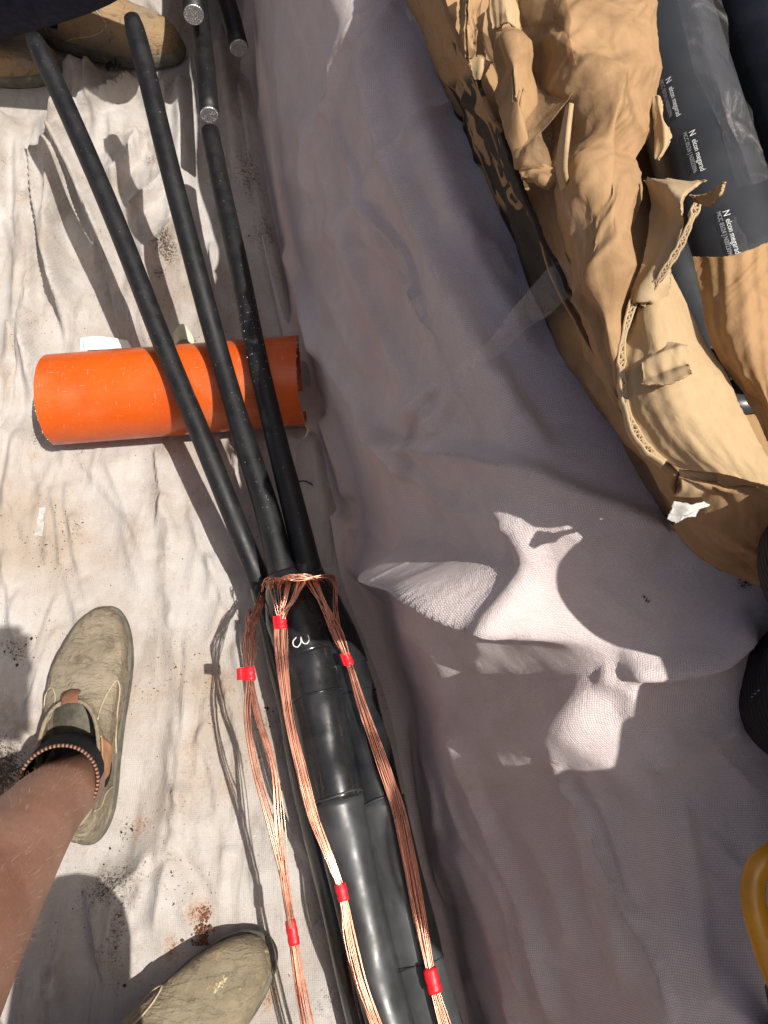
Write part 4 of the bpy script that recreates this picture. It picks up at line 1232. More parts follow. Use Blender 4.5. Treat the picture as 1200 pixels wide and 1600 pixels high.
# fluting seen along the sawn edges
def fluting(pts, n_waves, amp, width, seed):
    path = pxpath(up([pts])[0], 16 * n_waves // 2)
    n = len(path)
    tan = np.gradient(path, axis=0); tan /= np.linalg.norm(tan, axis=1)[:, None]
    side = np.cross(tan, [0, 0, 1.0]); side /= np.linalg.norm(side, axis=1)[:, None]
    s = np.linspace(0, n_waves * 2 * math.pi, n)
    crush = .55 + .45 * vnoise(s * .12, s * 0 + 3, seed)
    mid_ = path + side * (amp * crush * np.sin(s + 2.2 * vnoise(s * .3, s * 0, seed)))[:, None]
    geos = []
    for ln, t in ((mid_, .0005), (path + side * (amp * (.35 + crush))[:, None], .0006), (path - side * (amp * (.35 + crush))[:, None], .0006)):
        n2 = len(ln)
        top = ln; bot = ln - np.array([0, 0, width])
        V = np.concatenate([top + side * t, top - side * t, bot - side * t, bot + side * t])
        F = []
        for i in range(n2 - 1):
            for k in range(4):
                k2 = (k + 1) % 4
                F.append((k * n2 + i, k2 * n2 + i, k2 * n2 + i + 1, k * n2 + i + 1))
        geos.append((V, F))
    V, F = merge(geos)
    return make('corrugated_edge', V, F, M['flute'], bx, True)
fluting([(1004, 440, .588), (988, 478, .584), (973, 540, .578), (974, 600, .574), (986, 655, .570), (1008, 694, .566), (1040, 722, .562)], 34, .0017, .006, 3)
fluting([(1090, 318, .624), (1078, 350, .620), (1062, 385, .612), (1040, 420, .604), (1018, 452, .594), (1004, 478, .586)], 22, .0015, .004, 5)

# ---- heat-shrink tubes in the box (clear film lies along the printed one)
def hs_tube(label, xa, ya, xb_, yb, zc, r, mat, texts=(), lo=-1.0, hi=1.0):
    a = Vector((xa, ya, zc)); b = Vector((xb_, yb, zc))
    root = thing('shrink_tube', label, 'tube', a, 'dark tubes in the box')
    ax = (b - a).normalized()
    n, seg = 60, 40
    side = ax.cross(Vector((0, 0, 1))).normalized(); up = side.cross(ax)
    V = []; F = []
    for rad in (r, r - .004):
        for i in range(n):
            c = a + (b - a) * (i / (n - 1))
            for j in range(seg):
                th = 2 * math.pi * j / seg
                V.append(c + (side * math.cos(th) + up * math.sin(th)) * rad * (1 + .01 * math.sin(3 * th + i * .05)))
    o = n * seg
    for i in range(n - 1):
        for j in range(seg):
            k = (j + 1) % seg
            F.append((i * seg + j, i * seg + k, (i + 1) * seg + k, (i + 1) * seg + j))
            F.append((o + i * seg + j, o + (i + 1) * seg + j, o + (i + 1) * seg + k, o + i * seg + k))
    for j in range(seg):
        k = (j + 1) % seg
        F.append((j, o + j, o + k, k)); e = (n - 1) * seg
        F.append((e + j, e + k, o + e + k, o + e + j))
    make('tube_wall', V, F, mat, root)
    return root, a, ax
TR = .038
ZA = ZB + .044
tA = P(1036, 20, ZA); tB = P(1150, 420, ZA)
dirA = (tB - tA).normalized()
A0, A1 = tA - dirA * .35, tB + dirA * .10
rootA, oA, axA = hs_tube('large dark grey shrink tube with white print, uppermost in the box', A0.x, A0.y, A1.x, A1.y, ZA, TR, M['tube_grey'])
def tube_text(body, size, px, py, offs=0.0, mat='white_ink', bold=False):
    # where the letters start on the tube
    best = None
    for z in np.linspace(ZA + .045, ZA - .02, 181):
        q = P(px, py, z)
        w = q - oA; rad = (w - axA * w.dot(axA)).length
        if rad <= TR:
            best = q; break
    if best is None: return
    w = best - oA
    o = oA + axA * w.dot(axA)
    side = (w - axA * w.dot(axA)).normalized()
    wrap_text(body, size, o, axA, side, Vector((1, 0, 0)), TR, rootA, M[mat], lift=.0011)
def logo(px, py):
    tube_text('N', .020, px, py)
for k, (px, py) in enumerate([(1040, 126), (1076, 208), (1128, 332)]):
    tube_text('N', .0064, px + 1, py)
    tube_text('elcon megarad', .0052, px + 6, py + 13)
    tube_text('MCC 05/24 J N2023096', .0040, px - 8, py + 2, mat='grey_ink')
hs_tube('second tube blackened for deep shade, right of the printed one', A0.x + .080, A0.y + .02, A1.x + .080, A1.y + .02, ZA - .002, .036, M['sack'])  # deep shade put into the colour by the near-black material
hs_tube('thin pale grey tube end beside the torn flap', *P(1042, 380, ZA)[:2], *P(1108, 560, ZA)[:2], ZA, .014, M['sleeve_grey'])
# crinkled clear wrap on the printed tube
fw = sheet('plastic_wrap', up([[(1134, 330, .562), (1148, 328, .566), (1166, 342, .566), (1215, 370, .566)], [(1138, 362, .562), (1158, 360, .570), (1182, 368, .568), (1220, 384, .568)], [(1146, 392, .560), (1168, 392, .568), (1192, 386, .568), (1225, 396, .568)]]), M['film'], None, 30, 40, .0005, .006, 60, 91)
set_props(fw, 'small crinkled piece of clear plastic wrap on the dark tube', 'plastic wrap')

fw2 = sheet('plastic_wrap', up([[(1052, -40, .535), (1085, -40, .542), (1120, -40, .530)], [(1078, 90, .533), (1110, 90, .542), (1142, 80, .528)], [(1116, 190, .532), (1146, 185, .542), (1172, 178, .526)], [(1150, 290, .532), (1180, 285, .540), (1208, 278, .524)]]), M['film'], None, 90, 30, .0004, .0035, 50, 93)
set_props(fw2, 'long clear plastic film along the right side of the printed tube', 'plastic wrap')
# black plastic sack behind the tubes
def build_sack():
    root = thing('plastic_sack', 'black plastic sack with faint blue print in the top right corner', 'sack', P(1150, 90, .45))
    n, m = 46, 60
    V = []
    c = Vector((.462, .66, .54))
    for i in range(n):
        ph = math.pi * (i / (n - 1)) * .5
        for j in range(m):
            th = 2 * math.pi * j / m
            d = Vector((math.cos(th) * math.cos(ph), math.sin(th) * math.cos(ph), math.sin(ph)))
            sgn = lambda q, e: math.copysign(abs(q) ** e, q)
            q = Vector((sgn(d.x, .7) * .135, sgn(d.y, .6) * .40, sgn(d.z, .55) * .165))
            wob = 1 + .07 * float(fbm(np.array([th * 2.2]), np.array([ph * 3]), 101, 3)[0]) + .04 * float(ridged(np.array([th * 5]), np.array([ph * 5]), 102, 3)[0])
            V.append(c + Vector((q.x * wob, q.y * wob, q.z * wob)))
    F = []
    for i in range(n - 1):
        for j in range(m):
            k = (j + 1) % m
            F.append((i * m + j, i * m + k, (i + 1) * m + k, (i + 1) * m + j))
    make('sack_skin', V, F, M['sack'], root)
build_sack()

# ---------------------------------------------------------------- boots
def boot(parent, heel, toe_dir, mats, scale=1.0, mirror=1, sock=True, cap_split=True, lift=0.004, roll=0.0, low=1.0):
    """slip-on work boot. heel: ground point under the heel, toe_dir: unit vector on the ground"""
    t = Vector((toe_dir[0], toe_dir[1], 0)).normalized()
    s = Vector((t.y, -t.x, 0)) * mirror            # outer side
    cr, sr = math.cos(roll), math.sin(roll)
    def W(x, y, z):
        if z > .05: z = .05 + (z - .05) * low
        x, z = x * cr - z * sr, z * cr + x * sr + abs(sr) * .045
        return Vector(heel) + s * (x * scale) + t * (y * scale) + Vector((0, 0, z * scale + lift))
    def outline(z, seg=64):
        zs = [0, .012, .03, .045, .056, .064, .070, .078, .088, .100, .115, .130]
        yf = np.interp(z, zs, [.292, .297, .296, .290, .276, .254, .228, .202, .180, .168, .162, .160])
        yb = np.interp(z, zs, [.004, .000, -.003, -.004, -.003, -.001, .001, .003, .006, .008, .010, .012])
        wd = np.interp(z, zs, [.046, .0495, .0515, .0515, .0505, .0485, .046, .043, .040, .038, .037, .0365])
        foot = np.interp(z, zs, [1, 1, 1, 1, .95, .8, .65, .45, .25, .1, 0, 0])
        pts = []
        for j in range(seg):
            th = 2 * math.pi * j / seg
            cx, cy = math.sin(th), math.cos(th)      # th=0 toe
            u = .5 + .5 * math.copysign(abs(cy) ** .82, cy)
            y = yb + (yf - yb) * u
            e = math.copysign(abs(cx) ** .80, cx)
            ball = np.interp(u, [0, .12, .3, .5, .72, .86, 1], [.72, .78, .76, .86, 1.0, 1.02, .98])
            bal = 1 + foot * (ball - 1)
            med = foot * (.011 * max(0.0, u - .45) / .55 - .006 * math.sin(u * math.pi))
            x = e * wd * bal * (1.0 if cx > 0 else 1 - .16 * foot * max(0.0, u - .62) / .38) + med
            pts.append((x, y))
        return pts
    seg = 64
    def loft(zs, name, mat, par, grow=0.0, capb=False, capt=False, wob=0.0, seed=0):
        V = []; F = []
        for i, z in enumerate(zs):
            g = grow if not callable(grow) else grow(z)
            cyc = .145
            for j, (x, y) in enumerate(outline(z)):
                nx, ny = x, (y - cyc) * .35
                L = math.hypot(nx, ny) + 1e-6
                w = g + (wob * float(fbm(np.array([x * 55 + 3]), np.array([y * 45 + z * 60]), seed, 3)[0]) if wob else 0)
                V.append(W(x + nx / L * w, y + ny / L * w * 1.2, z))
        for i in range(len(zs) - 1):
            for j in range(seg):
                k = (j + 1) % seg
                F.append((i * seg + j, i * seg + k, (i + 1) * seg + k, (i + 1) * seg + j))
        if capb: F.append(tuple(range(seg))[::-1])
        if capt: F.append(tuple((len(zs) - 1) * seg + j for j in range(seg)))
        return make(name, V, F, mat, par)
    zs = list(np.linspace(.018, .05, 8)) + list(np.linspace(.054, .092, 26)) + list(np.linspace(.096, .128, 9))
    up = loft(zs, 'boot', mats['upper'], parent, lambda z: 0.0, False, False, .0036, 5)
    # rolled rim and inside
    rim = [W(x, y, .128) for x, y in outline(.128)]
    tube('boot_rim', rim + rim[:1], .0026 * scale, mats['upper'], up, 8, False)
    loft([0.0, .004, .010, .016, .021, .0235], 'boot_sole', mats['sole'], up, lambda z: .0045 if z < .02 else .003, True, True)
    # elastic side panels
    for sd in (1, -1):
        rows = []
        for z, half in ((.127, .026), (.105, .023), (.080, .017), (.060, .010)):
            row = []
            for q in (-1, -.33, .33, 1):
                y = .088 + half * q
                o = outline(z, 256)
                cand = [p for p in o if p[0] * sd > 0]
                x = min(cand, key=lambda p: abs(p[1] - y))[0]
                row.append(W(x + sd * .0032, y, z))
            rows.append(row)
        sheet('elastic_panel', rows, mats['gore'], up, 18, 14, .0015, .0004, 40, 3, world=True)
        # welted seam round the panel
        pth = [rows[0][0], rows[1][0], rows[2][0], rows[3][0], rows[3][-1], rows[2][-1], rows[1][-1], rows[0][-1]]
        tube('seam', catmull(pth, 40), .0013 * scale, M['stitch'], up, 6)
    def surf(x_sign, y, z, lift_=.0012):
        o = outline(z, 256)
        cand = [p for p in o if p[0] * x_sign >= 0]
        p = min(cand, key=lambda q: abs(q[1] - y))
        return W(p[0] + x_sign * lift_, p[1], z)
    for sd in (1, -1):
        pth = [surf(sd, .135, .118), surf(sd, .150, .098), surf(sd, .172, .080), surf(sd, .186, .068), surf(sd, .176, .058), surf(sd, .150, .046), surf(sd, .120, .036), surf(sd, .100, .026)]
        tube('seam', catmull(pth, 50), .0011 * scale, M['stitch'], up, 6)
        pth = [surf(sd, .030, .110), surf(sd, .036, .080), surf(sd, .050, .055), surf(sd, .060, .030)]
        tube('seam', catmull(pth, 30), .0011 * scale, M['stitch'], up, 6)
    # pull tab at the front of the opening
    f = [(x, y) for x, y in outline(.128)]
    if cap_split:
        yy = max(p[1] for p in f)
        V, F = [], []
        rows = [[W(-.010, yy - .004, .134), W(0, yy - .003, .1355), W(.010, yy - .004, .134)], [W(-.010, yy + .006, .131), W(0, yy + .008, .132), W(.010, yy + .006, .131)], [W(-.010, yy + .013, .117), W(0, yy + .015, .118), W(.010, yy + .013, .117)]]
        sheet('pull_tab', rows, M['gore_brown'], up, 12, 10, .0015, .0003, 40, 7, world=True)
    return up, W, outline

# ---------------------------------------------------------------- people
def skin_body(joints, edges, root, sub=2):
    """joints: name -> (co, r) ; returns mesh data grown by the Skin modifier"""
    names = list(joints)
    me = bpy.data.meshes.new('sk')
    me.from_pydata([tuple(joints[n][0]) for n in names], [(names.index(a), names.index(b)) for a, b in edges], [])
    ob = bpy.data.objects.new('sk', me); COL.objects.link(ob)
    sm = ob.modifiers.new('skin', 'SKIN'); sm.use_smooth_shade = True
    sk = me.skin_vertices[0].data
    for i, n in enumerate(names):
        r = joints[n][1]
        sk[i].radius = (r, r) if not isinstance(r, tuple) else r
        sk[i].use_root = (n == root)
    ss = ob.modifiers.new('sub', 'SUBSURF'); ss.levels = sub; ss.render_levels = sub
    dg = bpy.context.evaluated_depsgraph_get()
    out = bpy.data.meshes.new_from_object(ob.evaluated_get(dg))
    bpy.data.objects.remove(ob); bpy.data.meshes.remove(me)
    out.materials.clear()
    return out

def chain(J, E, names, pts, rads, attach=None):
    prev = attach
    for n, p, r in zip(names, pts, rads):
        J[n] = (Vector(p), r)
        if prev: E.append((prev, n))
        prev = n

def hand(J, E, side, wrist, palm_dir, across, curl, thumb_side):
    """a palm and five fingers as chains from the palm"""
    pd = palm_dir.normalized(); ac = across.normalized(); nn = curl.normalized()
    J[side + 'palm'] = (wrist + pd * .055, (.034, .018)); E.append((side + 'wrist', side + 'palm'))
    L = [.062, .072, .078, .070, .054]
    for i in range(1, 5):
        o = wrist + pd * .085 + ac * (.030 - .020 * (i - 1)) * thumb_side
        l = L[i]
        pts = [o, o + pd * l * .42 + nn * .006, o + pd * l * .66 + nn * .026, o + pd * l * .70 + nn * .046]
        chain(J, E, [side + 'f%d%d' % (i, k) for k in range(4)], pts, [.0098, .0088, .008, .0068], side + 'palm')
    o = wrist + pd * .03 + ac * .030 * thumb_side
    pts = [o, o + (pd * .5 + ac * thumb_side * .7).normalized() * .035, o + (pd * .8 + ac * thumb_side * .5 + nn * .5).normalized() * .062]
    chain(J, E, [side + 't%d' % k for k in range(3)], pts, [.012, .0105, .0082], side + 'wrist')

def build_person(label, pelvis, chest, neck, head, face_dir, limbs, loc, skin_legs=True):
    J, E = {}, []
    pelvis, chest, neck, head = map(Vector, (pelvis, chest, neck, head))
    fd = Vector(face_dir).normalized()
    J['pelvis'] = (pelvis, (.125, .10)); J['waist'] = (pelvis.lerp(chest, .45), (.12, .085)); J['chest'] = (chest, (.14, .10)); J['shoulder'] = (chest.lerp(neck, .62), (.10, .075))
    J['neck'] = (neck, .056); J['chin'] = (head - Vector((0, 0, .055)) + fd * .02, (.058, .066)); J['head'] = (head + Vector((0, 0, .02)), (.076, .092)); J['crown'] = (head + Vector((0, 0, .085)), (.058, .070))
    E += [('pelvis', 'waist'), ('waist', 'chest'), ('chest', 'shoulder'), ('shoulder', 'neck'), ('neck', 'chin'), ('chin', 'head'), ('head', 'crown')]
    for sd, L in limbs.items():
        for part in ('leg',):
            pts = L['leg']
            chain(J, E, [sd + 'hip', sd + 'thigh', sd + 'knee', sd + 'calf', sd + 'shin', sd + 'ankle', sd + 'heel'], pts[0], pts[1], 'pelvis')
        a = L['arm']
        chain(J, E, [sd + 'shldr', sd + 'uarm', sd + 'elbow', sd + 'farm', sd + 'wrist'], a, [.058, .046, .040, .038, .026], 'shoulder')
        hand(J, E, sd, Vector(a[-1]), *L['hand'])
    me = skin_body(J, E, 'pelvis', 2)
    me.name = 'person'
    body = link_mesh('person', me, M['skin'])
    set_props(body, label, 'person')
    # facial features
    right = fd.cross(Vector((0, 0, 1))).normalized()
    eyes = []
    for k in (-1, 1):
        bm = bmesh.new(); bmesh.ops.create_uvsphere(bm, u_segments=12, v_segments=8, radius=.0125, matrix=Matrix.Translation(head + fd * .078 + right * .031 * k + Vector((0, 0, .012))))
        m2 = bpy.data.meshes.new('eye'); bm.to_mesh(m2); bm.free(); link_mesh('eye', m2, M['eye'], body)
        e = [head + right * k * .078 + Vector((0, 0, z)) - fd * .01 for z in (.03, .01, -.02)]
        tube('ear', catmull(e, 8), [.008, .016, .018, .018, .016, .014, .012, .008], M['skin'], body, 10, flat=.5)
    nose = [head + fd * .083 + Vector((0, 0, .02)), head + fd * .098 + Vector((0, 0, -.004)), head + fd * .110 + Vector((0, 0, -.022)), head + fd * .088 + Vector((0, 0, -.032))]
    tube('nose', catmull(nose, 10), [.007, .008, .010, .012, .013, .014, .014, .013, .011, .008], M['skin'], body, 10)
    mouth = [head + fd * .078 + right * q * .024 + Vector((0, 0, -.058)) + fd * (.008 - .008 * q * q) for q in (-1, -.5, 0, .5, 1)]
    tube('mouth', catmull(mouth, 14), .0045, M['maroon'], body, 8)
    # cap-like hair shell
    bm = bmesh.new(); bmesh.ops.create_uvsphere(bm, u_segments=28, v_segments=18, radius=1.0)
    for v in list(bm.verts):
        if v.co.z < -.15: bm.verts.remove(v)
    for v in bm.verts: v.co = head + Vector((0, 0, .045)) - fd * .012 + Vector((v.co.x * .092, v.co.y * .104, v.co.z * .108))
    m2 = bpy.data.meshes.new('hair'); bm.to_mesh(m2); bm.free(); link_mesh('hair', m2, M['hair'], body)
    # shirt
    JS, ES = {}, []
    JS['pelvis'] = (pelvis + Vector((0, 0, .02)), (.140, .115)); JS['waist'] = (pelvis.lerp(chest, .45), (.138, .105)); JS['chest'] = (chest, (.155, .118)); JS['shoulder'] = (chest.lerp(neck, .62), (.115, .088)); JS['collar'] = (chest.lerp(neck, .86), .066)
    ES += [('pelvis', 'waist'), ('waist', 'chest'), ('chest', 'shoulder'), ('shoulder', 'collar')]
    for sd, L in limbs.items():
        a = L['arm']
        chain(JS, ES, [sd + 'shldr', sd + 'uarm', sd + 'cuff'], [a[0], a[1], Vector(a[1]).lerp(Vector(a[2]), .5)], [.072, .064, .058], 'shoulder')
    link_mesh('shirt', skin_body(JS, ES, 'pelvis', 2), M['shirt'], body)
    # trousers or shorts
    JT, ET = {}, []
    JT['pelvis'] = (pelvis, (.140, .118))
    for sd, L in limbs.items():
        p, r = L['leg']
        if skin_legs:
            chain(JT, ET, [sd + 'hip', sd + 'thigh', sd + 'hem'], [p[0], p[1], Vector(p[1]).lerp(Vector(p[2]), .45)], [.112, .098, .092], 'pelvis')
        else:
            chain(JT, ET, [sd + 'hip', sd + 'thigh', sd + 'knee', sd + 'calf', sd + 'shin', sd + 'hem'], p[:6], [.112, .100, .080, .078, .070, .062], 'pelvis')
    link_mesh('shorts' if skin_legs else 'trousers', skin_body(JT, ET, 'pelvis', 2), M['navy'], body)
    return body

# ---- the one taking the picture: sits at the near end, legs reaching into the trench
lfoot_heel = P(148, 1312, 0); lfoot_toe = P(150, 972, .02)
ld = (lfoot_toe - lfoot_heel).normalized()
LA = Vector((lfoot_heel.x, lfoot_heel.y, 0)) + Vector((-.012, .075, .10))
LTOP = P(92, 1224, .165)
rt = Vector((.83, .56, 0)).normalized()
rtoe = P(424, 1496, .02)
rheel = Vector((rtoe.x, rtoe.y, 0)) - rt * .297
RA = rheel + rt * .08 + Vector((0, 0, .10))
LK = Vector((-.305, -.165, .515)); RK = Vector((-.140, -.195, .50))
LS = LTOP.lerp(LK, .10); LC = LTOP.lerp(LK, .52)
hipL = Vector((-.27, -.60, .50)); hipR = Vector((-.10, -.62, .50))
handL = (Vector((.25, .35, .10)), Vector((.1, .3, -.95)), Vector((.4, .3, .1)), 1)
limbs = {
    'l_': {'leg': ([hipL, hipL.lerp(LK, .5), LK, LC + Vector((-.008, .006, 0)), LS, LTOP - Vector((0, 0, .04)), LA - Vector((0, 0, .05))], [.090, .080, .060, .0555, .041, .037, .035]),
           'arm': [(-.30, -.56, 1.00), (-.31, -.46, .88), (-.27, -.36, .80), (-.19, -.25, .88), (-.105, -.135, .985)], 'hand': (Vector((.50, .70, .30)), Vector((-.3, .6, -.7)), Vector((.8, -.2, .1)), 1)},
    'r_': {'leg': ([hipR, hipR.lerp(RK, .5), RK, RA.lerp(RK, .62) + Vector((0, -.02, 0)), RA.lerp(RK, .30), RA + Vector((0, 0, .03)), RA - Vector((0, 0, .05))], [.090, .080, .060, .056, .042, .037, .035]),
           'arm': [(.08, -.58, 1.00), (.14, -.47, .88), (.10, -.52, .76), (.02, -.50, .68), (-.05, -.47, .615)], 'hand': (Vector((-.6, .7, -.1)), Vector((.6, .6, .0)), Vector((0, .2, -.9)), 1)},
}
me_person = build_person('person in brown work boots with one bare shin, at the lower left', (-.16, -.66, .50), (-.12, -.60, .84), (-.10, -.55, 1.05), (-.08, -.49, 1.19), (.1, .8, -.35), limbs, None)
bootmat = {'upper': M['leather'], 'sole': M['sole'], 'gore': M['gore']}
bl, WL, outL = boot(me_person, Vector((lfoot_heel.x, lfoot_heel.y, 0)), ld, bootmat, .99, 1, low=.60)
bl['label'] = 'dusty khaki boot pointing away, toe towards the pipe'
bootmat2 = {'upper': M['leather_scuffed'], 'sole': M['sole'], 'gore': M['gore_brown']}
br, WR, outR = boot(me_person, rheel, rt, bootmat2, 1.02, -1, low=.7)
br['label'] = 'scuffed boot with pale gold scrapes at the bottom edge'
# socks with a striped edge
def sock(bot, top, r0, r1, parent, extra):
    ax = (top - bot).normalized()
    path = catmull([bot - Vector((0, 0, .03)), bot, bot.lerp(top, .5), top], 26)
    s = tube('sock', path, np.interp(np.linspace(0, 1, 26), [0, .4, 1], [r0, r0, r1]), M['sock'], parent, 32, False)
    u = ax.cross(Vector((0, 1, 0))).normalized(); v = ax.cross(u)
    n = 64; m = 8
    V, F, UVs = [], [], []
    for i in range(n + 1):
        th = 2 * math.pi * i / n
        d = u * math.cos(th) + v * math.sin(th)
        for j in range(m):
            ph = 2 * math.pi * j / m
            V.append(top + d * (r1 + .0008 + .0020 * math.cos(ph)) + ax * (.0050 * math.sin(ph)))
            UVs.append((i / n, j / m))
    for i in range(n):
        for j in range(m):
            k = (j + 1) % m
            F.append((i * m + j, (i + 1) * m + j, (i + 1) * m + k, i * m + k))
    make('striped_trim', V, F, M['stripe'], s, True, None, UVs)
    return s
sock(LA + Vector((0, .004, -.01)), LTOP, .0430, .0395, me_person, 0)
sock(RA - Vector((0, 0, .01)), RA + Vector((.01, 0, .07)), .040, .041, me_person, 0)
# fine leg hair
def leg_hair():
    rr = random.Random(4)
    V, F = [], []
    me = me_person.data
    cand = []
    for p in me.polygons:
        c = p.center
        w = c - LTOP; ax = LK - LTOP
        t = w.dot(ax) / ax.length_squared
        if .06 < t < 1.0 and (w - ax * t).length < .085 and c.z > .17: cand.append(p)
    if not cand: return
    for i in range(1700):
        p = rr.choice(cand)
        vs = [me.vertices[k].co for k in p.vertices]
        a, b = rr.random(), rr.random()
        c = (vs[0] * (1 - a) + vs[1] * a) * (1 - b) + (vs[-1] * (1 - a) + vs[2 % len(vs)] * a) * b
        nrm = p.normal
        down = (LTOP - LK).normalized()
        d = (down * rr.uniform(.5, 1) + nrm * rr.uniform(.35, .8) + Vector((rr.gauss(0, .35), rr.gauss(0, .35), rr.gauss(0, .35)))).normalized()
        L = rr.uniform(.005, .010)
        s = d.cross(nrm).normalized() * .00008
        mid_ = c + d * L * .55 + nrm * L * .08
        tip = c + d * L
        o = len(V)
        V += [c - s, c + s, mid_ + s * .7, mid_ - s * .7, tip]
        F += [(o, o + 1, o + 2, o + 3), (o + 3, o + 2, o + 4)]
    h = make('leg_hair', V, F, M['leg_hair'], me_person, False)
    h['kind'] = 'stuff'
leg_hair()

# ---- the phone that takes the picture, held behind its own lens
def build_phone():
    f = Vector((0, ST, -CT)); u = Vector((0, CT, ST)); r = Vector((1, 0, 0))
    c = Vector((0, 0, CAM_H)) - f * .012 - u * .052 + r * -.018
    root = thing('smartphone', 'dark smartphone held up in the hands of the sitting person', 'smartphone', c)
    bm = bmesh.new()
    bmesh.ops.create_cube(bm, size=1)
    for v in bm.verts: v.co = Vector((v.co.x * .074, v.co.y * .150, v.co.z * .008))
    edges = [e for e in bm.edges if abs((e.verts[0].co - e.verts[1].co).normalized().z) > .9]
    bmesh.ops.bevel(bm, geom=edges, offset=.011, segments=6, affect='EDGES')
    R = Matrix((r, u, -f)).transposed()
    for v in bm.verts: v.co = c + R @ v.co
    me = bpy.data.meshes.new('case'); bm.to_mesh(me); bm.free()
    link_mesh('case', me, M['phone'], root, False)
    tube('camera_ring', [c + r * -.02 + u * .052 + f * .004, c + r * -.02 + u * .052 + f * .0052], [.0065, .006], M['black_plastic'], root, 20)
build_phone()

# ---- the one crouching at the far end
pb_heelA = P(68, 58, 0); pb_toeA = P(281, 92, .02)
dA = (pb_toeA - pb_heelA).normalized()
heelA = Vector((pb_toeA.x, pb_toeA.y, 0)) - Vector((dA.x, dA.y, 0)).normalized() * .31
heelB = P(-150, 118, 0); dB = Vector((.99, .04, 0)).normalized()
AA = heelA + Vector((dA.x, dA.y, 0)) * .08 + Vector((0, 0, .10)); AB = heelB + dB * .08 + Vector((0, 0, .10))
KA = AA + Vector((.22, .22, .38)); KB = Vector((-.33, 1.225, .335))
hA = Vector((-.98, 1.56, .34)); hB = Vector((-1.0, 1.36, .40))
limbs2 = {
    'l_': {'leg': ([hA, hA.lerp(KA, .5), KA, AA.lerp(KA, .6), AA.lerp(KA, .3), AA + Vector((0, 0, .03)), AA - Vector((0, 0, .05))], [.09, .08, .06, .055, .042, .037, .035]),
           'arm': [(-.78, 1.66, .84), (-.62, 1.68, .70), (-.46, 1.66, .58), (-.36, 1.60, .50), (-.27, 1.52, .42)], 'hand': (Vector((.6, -.6, -.5)), Vector((.3, .5, .2)), Vector((0, -.5, -.5)), 1)},
    'r_': {'leg': ([hB, hB.lerp(KB, .5) + Vector((0, -.03, .05)), KB, AB.lerp(KB, .6), AB.lerp(KB, .3), AB + Vector((0, 0, .03)), AB - Vector((0, 0, .05))], [.09, .08, .06, .055, .042, .037, .035]),
           'arm': [(-.80, 1.26, .84), (-.64, 1.27, .72), (-.50, 1.32, .62), (-.40, 1.40, .54), (-.32, 1.46, .46)], 'hand': (Vector((.6, .5, -.6)), Vector((.3, .5, .2)), Vector((.4, .2, -.5)), 1)},
}
p2_person = build_person('person in navy trousers and tan boots crouching at the top left', (-1.0, 1.44, .36), (-.84, 1.46, .72), (-.76, 1.46, .92), (-.70, 1.46, 1.06), (.8, -.1, -.4), limbs2, None, False)
bt = {'upper': M['leather_tan'], 'sole': M['sole'], 'gore': M['gore_brown']}
b3, _, _ = boot(p2_person, heelA, dA, bt, 1.04, -1, roll=-.12)
b3['label'] = 'tan boot with rust-brown elastic side, in the sun'
b4, _, _ = boot(p2_person, heelB, dB, bt, 1.04, 1)
b4['label'] = 'boot in the deep shade of the leg'
sock(AA - Vector((0, 0, .01)), AA + Vector((.02, .01, .06)), .040, .041, p2_person, 0)
sock(AB - Vector((0, 0, .01)), AB + Vector((.02, .01, .06)), .040, .041, p2_person, 0)

# ---------------------------------------------------------------- tool bag, amber handle and added shade caster at the right edge
def build_bag():
    c = Vector((.515, .020, .43))
    root = thing('tool_bag', 'black ribbed tool bag with maroon trim at the right edge', 'bag', c)
    sg = lambda q, e: math.copysign(abs(q) ** e, q)
    def blob(name, cc, rx, ry, rz, ex, ez, ph0, sd):
        n, m = 40, 72
        V = []
        for i in range(n):
            ph = ph0 + (i / (n - 1)) * (math.pi * .5 - ph0)
            for j in range(m):
                th = 2 * math.pi * j / m
                d = (math.cos(th) * math.cos(ph), math.sin(th) * math.cos(ph), math.sin(ph))
                w = 1 + .03 * float(fbm(np.array([math.cos(th) * 2]), np.array([math.sin(th) * 2 + ph]), sd, 3)[0])
                V.append(cc + Vector((sg(d[0], ex) * rx * w, sg(d[1], ex) * ry * w, sg(d[2], ez) * rz)))
        F = []
        for i in range(n - 1):
            for j in range(m):
                k = (j + 1) % m
                F.append((i * m + j, i * m + k, (i + 1) * m + k, (i + 1) * m + j))
        make(name, V, F, M['ribbed'], root)
    blob('bag_body', c, .215, .200, .42, .80, .50, 0, 201)  # unseen bulk of the bag, sized to shade the sheet
    blob('shade_lobe', Vector((.338, .140, .665)), .122, .070, .125, 1.0, 1.0, -math.pi * .5, 205)  # unseen lobe added for the round shadow it casts on the sheet
    blob('side_pocket', Vector((.337, .088, .50)), .068, .062, .11, .9, .9, -math.pi * .5, 203)
    # trim patch and stitched seam on the side towards the cables, carry handles on top
    V, F = box_geo(Vector((.300, .105, .565)), (.006, .045, .035), Matrix.Rotation(-.15, 3, 'Z'))
    make('trim_patch', V, F, M['maroon'], root, False)
    for k in (-1, 1):
        pts = [c + Vector((.05 * k, -.06, .40)), c + Vector((.05 * k, -.06, .48)), c + Vector((.045 * k, 0, .52)), c + Vector((.05 * k, .06, .48)), c + Vector((.05 * k, .06, .40))]
        tube('carry_handle', catmull(pts, 30), .011, M['black_plastic'], root, 10)
    geos = []
    for i in range(14):
        t = i / 13
        q = Vector((.275 + .006 * math.cos(t * 3), .105 - .02 * t, .545 - .06 * t))
        geos.append(box_geo(q, (.0006, .0006, .0034)))
    V, F = merge(geos)
    make('stitching', V, F, M['grey_ink'], root, False)
build_bag()

